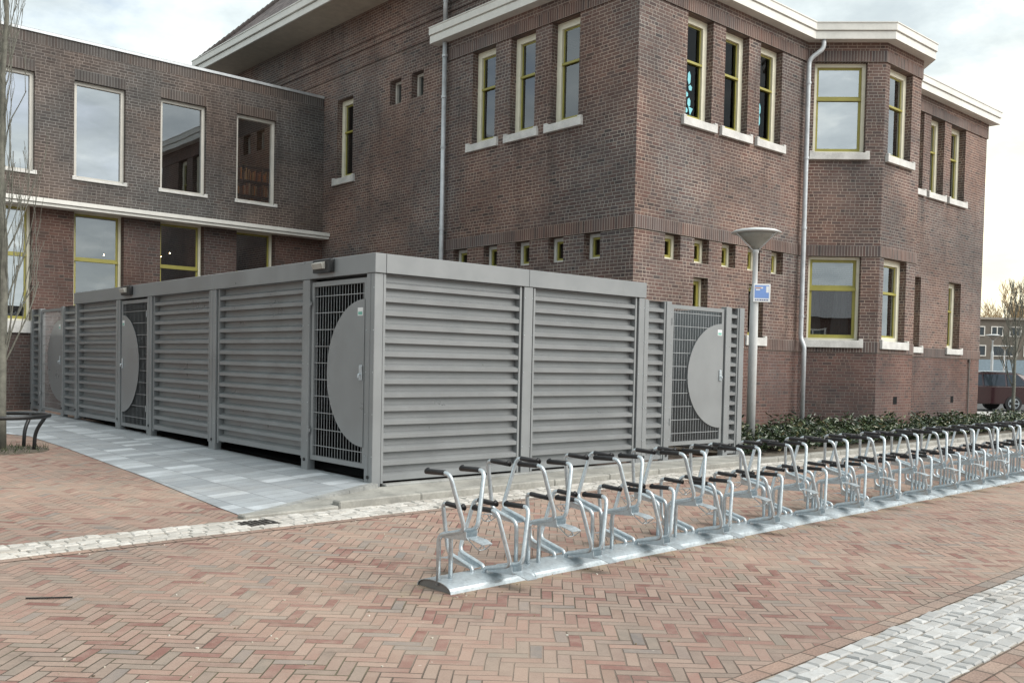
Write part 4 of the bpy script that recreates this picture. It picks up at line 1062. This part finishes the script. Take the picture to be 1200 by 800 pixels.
for i, (px, dist, h, lb) in enumerate(((1190, 118, 8.8, 'tallest golden bare tree above the far block, at the right edge'), (1168, 125, 7.0, 'middle bare tree rising behind the far block roof'), (1153, 122, 6.6, 'smallest golden bare tree, beside the end of the brick building'), (1222, 116, 9, 'golden bare tree just beyond the right edge of the far block'))):
    p = pt(px, dist); tree('bare_tree', lb, (p.x, p.y, 0), h, .26, M['bark_far'], 20+i, depth=4, nb=13, lo=.2, blen=.42, spread=.6, upb=.6, kids=4, group='bare trees behind the far block', minr=.016)
# street behind the viewer: houses that the windows mirror
hc = Vector((-29, -40, 0)); hA = F(hc, R(135)); hA.n = Vector((1, 1, 0)).normalized()
hs = thing('terraced_houses', 'row of dark brick terraced houses across the street, mirrored in the bay windows', 'houses', tuple(hc))
bm = bmesh.new(); box(bm, hA, -48, 48, -8, 0, 0, 6.0); finish('wall', bm, plain('house_brick', (.10, .07, .06), .9, scale=1), hs)
bm = bmesh.new()
v = [bm.verts.new(hA.P(u, n, z)) for u in (-48.3, 48.3) for n, z in ((.4, 5.9), (-4, 8.6), (-8.4, 5.9))]
for q in ((0, 3, 4, 1), (1, 4, 5, 2), (0, 1, 2), (5, 4, 3), (2, 5, 3, 0)): bm.faces.new([v[i] for i in q])
finish('roof', bm, M['shedroof'], hs)
for k in range(-9, 10):
    for z0, z1 in ((.9, 2.4), (3.6, 5.0)):
        bm = bmesh.new(); ring(bm, hA, k*5-1.1, k*5+1.1, .003, .05, z0, z1, .12); box(bm, hA, k*5-.06, k*5+.06, .003, .05, z0+.12, z1-.12); wq = finish('window', bm, M['white'], hs)
        bm = bmesh.new(); bm.faces.new([bm.verts.new(hA.P(a, .012, b)) for a, b in ((k*5-1, z0+.1), (k*5+1, z0+.1), (k*5+1, z1-.1), (k*5-1, z1-.1))]); finish('pane', bm, M['carglass'], wq)
    bm = bmesh.new(); box(bm, hA, k*5+1.7, k*5+2.7, .003, .06, .05, 2.3); finish('door', bm, M['wood'], hs)
# ================================================================== LIGHT, SKY, CAMERA
w = bpy.data.worlds.new('World'); S.world = w; w.use_nodes = True
nt = w.node_tree; N = nt.nodes; Lk = nt.links; bg = N['Background']
SUN_EL, SUN_AZ = R(42), math.atan2(-.90, .42)      # direction towards the sun in x,y
sky = N.new('ShaderNodeTexSky'); sky.sky_type = 'NISHITA'; sky.sun_disc = False; sky.sun_elevation = SUN_EL
sky.sun_rotation = (PI/2 - SUN_AZ) % (2*PI); sky.air_density = 1.0; sky.dust_density = 1.5
class WN(NT):
    def __init__(s): s.t = nt; s.n = N; s.l = Lk
t = WN(); tc = N.new('ShaderNodeTexCoord').outputs['Generated']; v = t.sep(tc)
zz = t.math('MAXIMUM', v[2], .0); den = t.math('ADD', zz, .22)
cp = t.comb(t.math('DIVIDE', v[0], den), t.math('DIVIDE', v[1], den), 0.)
n1 = t.noise(cp, 1.5, 7, .58); n2 = t.noise(cp, 3.6, 6, .6)
n3 = t.noise(cp, .55, 3, .5)
cov = t.rng(n1, .24, .50)
shade = t.math('ADD', t.math('MULTIPLY', n2, .55), t.math('MULTIPLY', n3, .45))
cl = t.mix(t.rng(shade, .36, .62), (4.1, 4.6, 4.7, 1), (6.9, 7.45, 7.3, 1))
cl = t.mix(t.rng(n2, .56, .72), cl, (8.6, 9.0, 8.5, 1))
# bright warm break in the cloud low in the sky beyond the right end of the building
vd = N.new('ShaderNodeVectorMath'); vd.operation = 'DOT_PRODUCT'; Lk.new(tc, vd.inputs[0]); g_ = Vector((1.10, .33, .05)).normalized(); vd.inputs[1].default_value = g_
glow = t.rng(vd.outputs['Value'], .955, .999)
cl = t.mix(glow, cl, t.mix(t.rng(n2, .35, .65), (6.9, 6.9, 5.6, 1), (10.2, 9.4, 6.9, 1)))
skyc = t.mix(t.math('MULTIPLY', cov, .93), sky.outputs[0], cl)
# low sky hazier
skyc = t.mix(t.rng(v[2], .0, .16, .45, 0.), skyc, t.mix(glow, (6.4, 7.2, 7.1, 1), (8.8, 7.8, 5.0, 1)))
Lk.new(skyc, bg.inputs[0]); bg.inputs[1].default_value = .085

sl = bpy.data.lights.new('sun', 'SUN'); sl.energy = 2.0; sl.angle = R(55); sl.color = (1, .94, .88)
so = bpy.data.objects.new('sun', sl); C.objects.link(so)
sd = Vector((math.cos(SUN_AZ)*math.cos(SUN_EL), math.sin(SUN_AZ)*math.cos(SUN_EL), math.sin(SUN_EL)))
so.rotation_euler = sd.to_track_quat('Z', 'Y').to_euler(); so.location = (0, -10, 30)

cd = bpy.data.cameras.new('camera'); co = bpy.data.objects.new('camera', cd); C.objects.link(co); S.camera = co
yaw, pit_, rol = R(48.36449654), R(-1.7592741), R(1.21901359)
fw = Vector((math.cos(yaw)*math.cos(pit_), math.sin(yaw)*math.cos(pit_), math.sin(pit_)))
r0 = Vector((math.sin(yaw), -math.cos(yaw), 0)); u0 = r0.cross(fw)
rx = r0*math.cos(rol)+u0*math.sin(rol); ux = -r0*math.sin(rol)+u0*math.cos(rol)
mm = Matrix((rx, ux, -fw)).transposed().to_4x4(); mm.translation = Vector((-5.598, -8.554, 1.45)); co.matrix_world = mm
cd.sensor_width = 36; cd.lens = 36*1091.1256/1200; cd.shift_y = 59.047/1200; cd.clip_end = 2000; cd.clip_start = .05

S.view_settings.view_transform = 'Standard'; S.view_settings.look = 'None'; S.view_settings.gamma = 1; S.view_settings.use_curve_mapping = False
S.view_settings.exposure = 1.03
S.cycles.max_bounces = 8; S.cycles.diffuse_bounces = 3; S.cycles.glossy_bounces = 4; S.cycles.transparent_max_bounces = 12
S.cycles.use_denoising = True
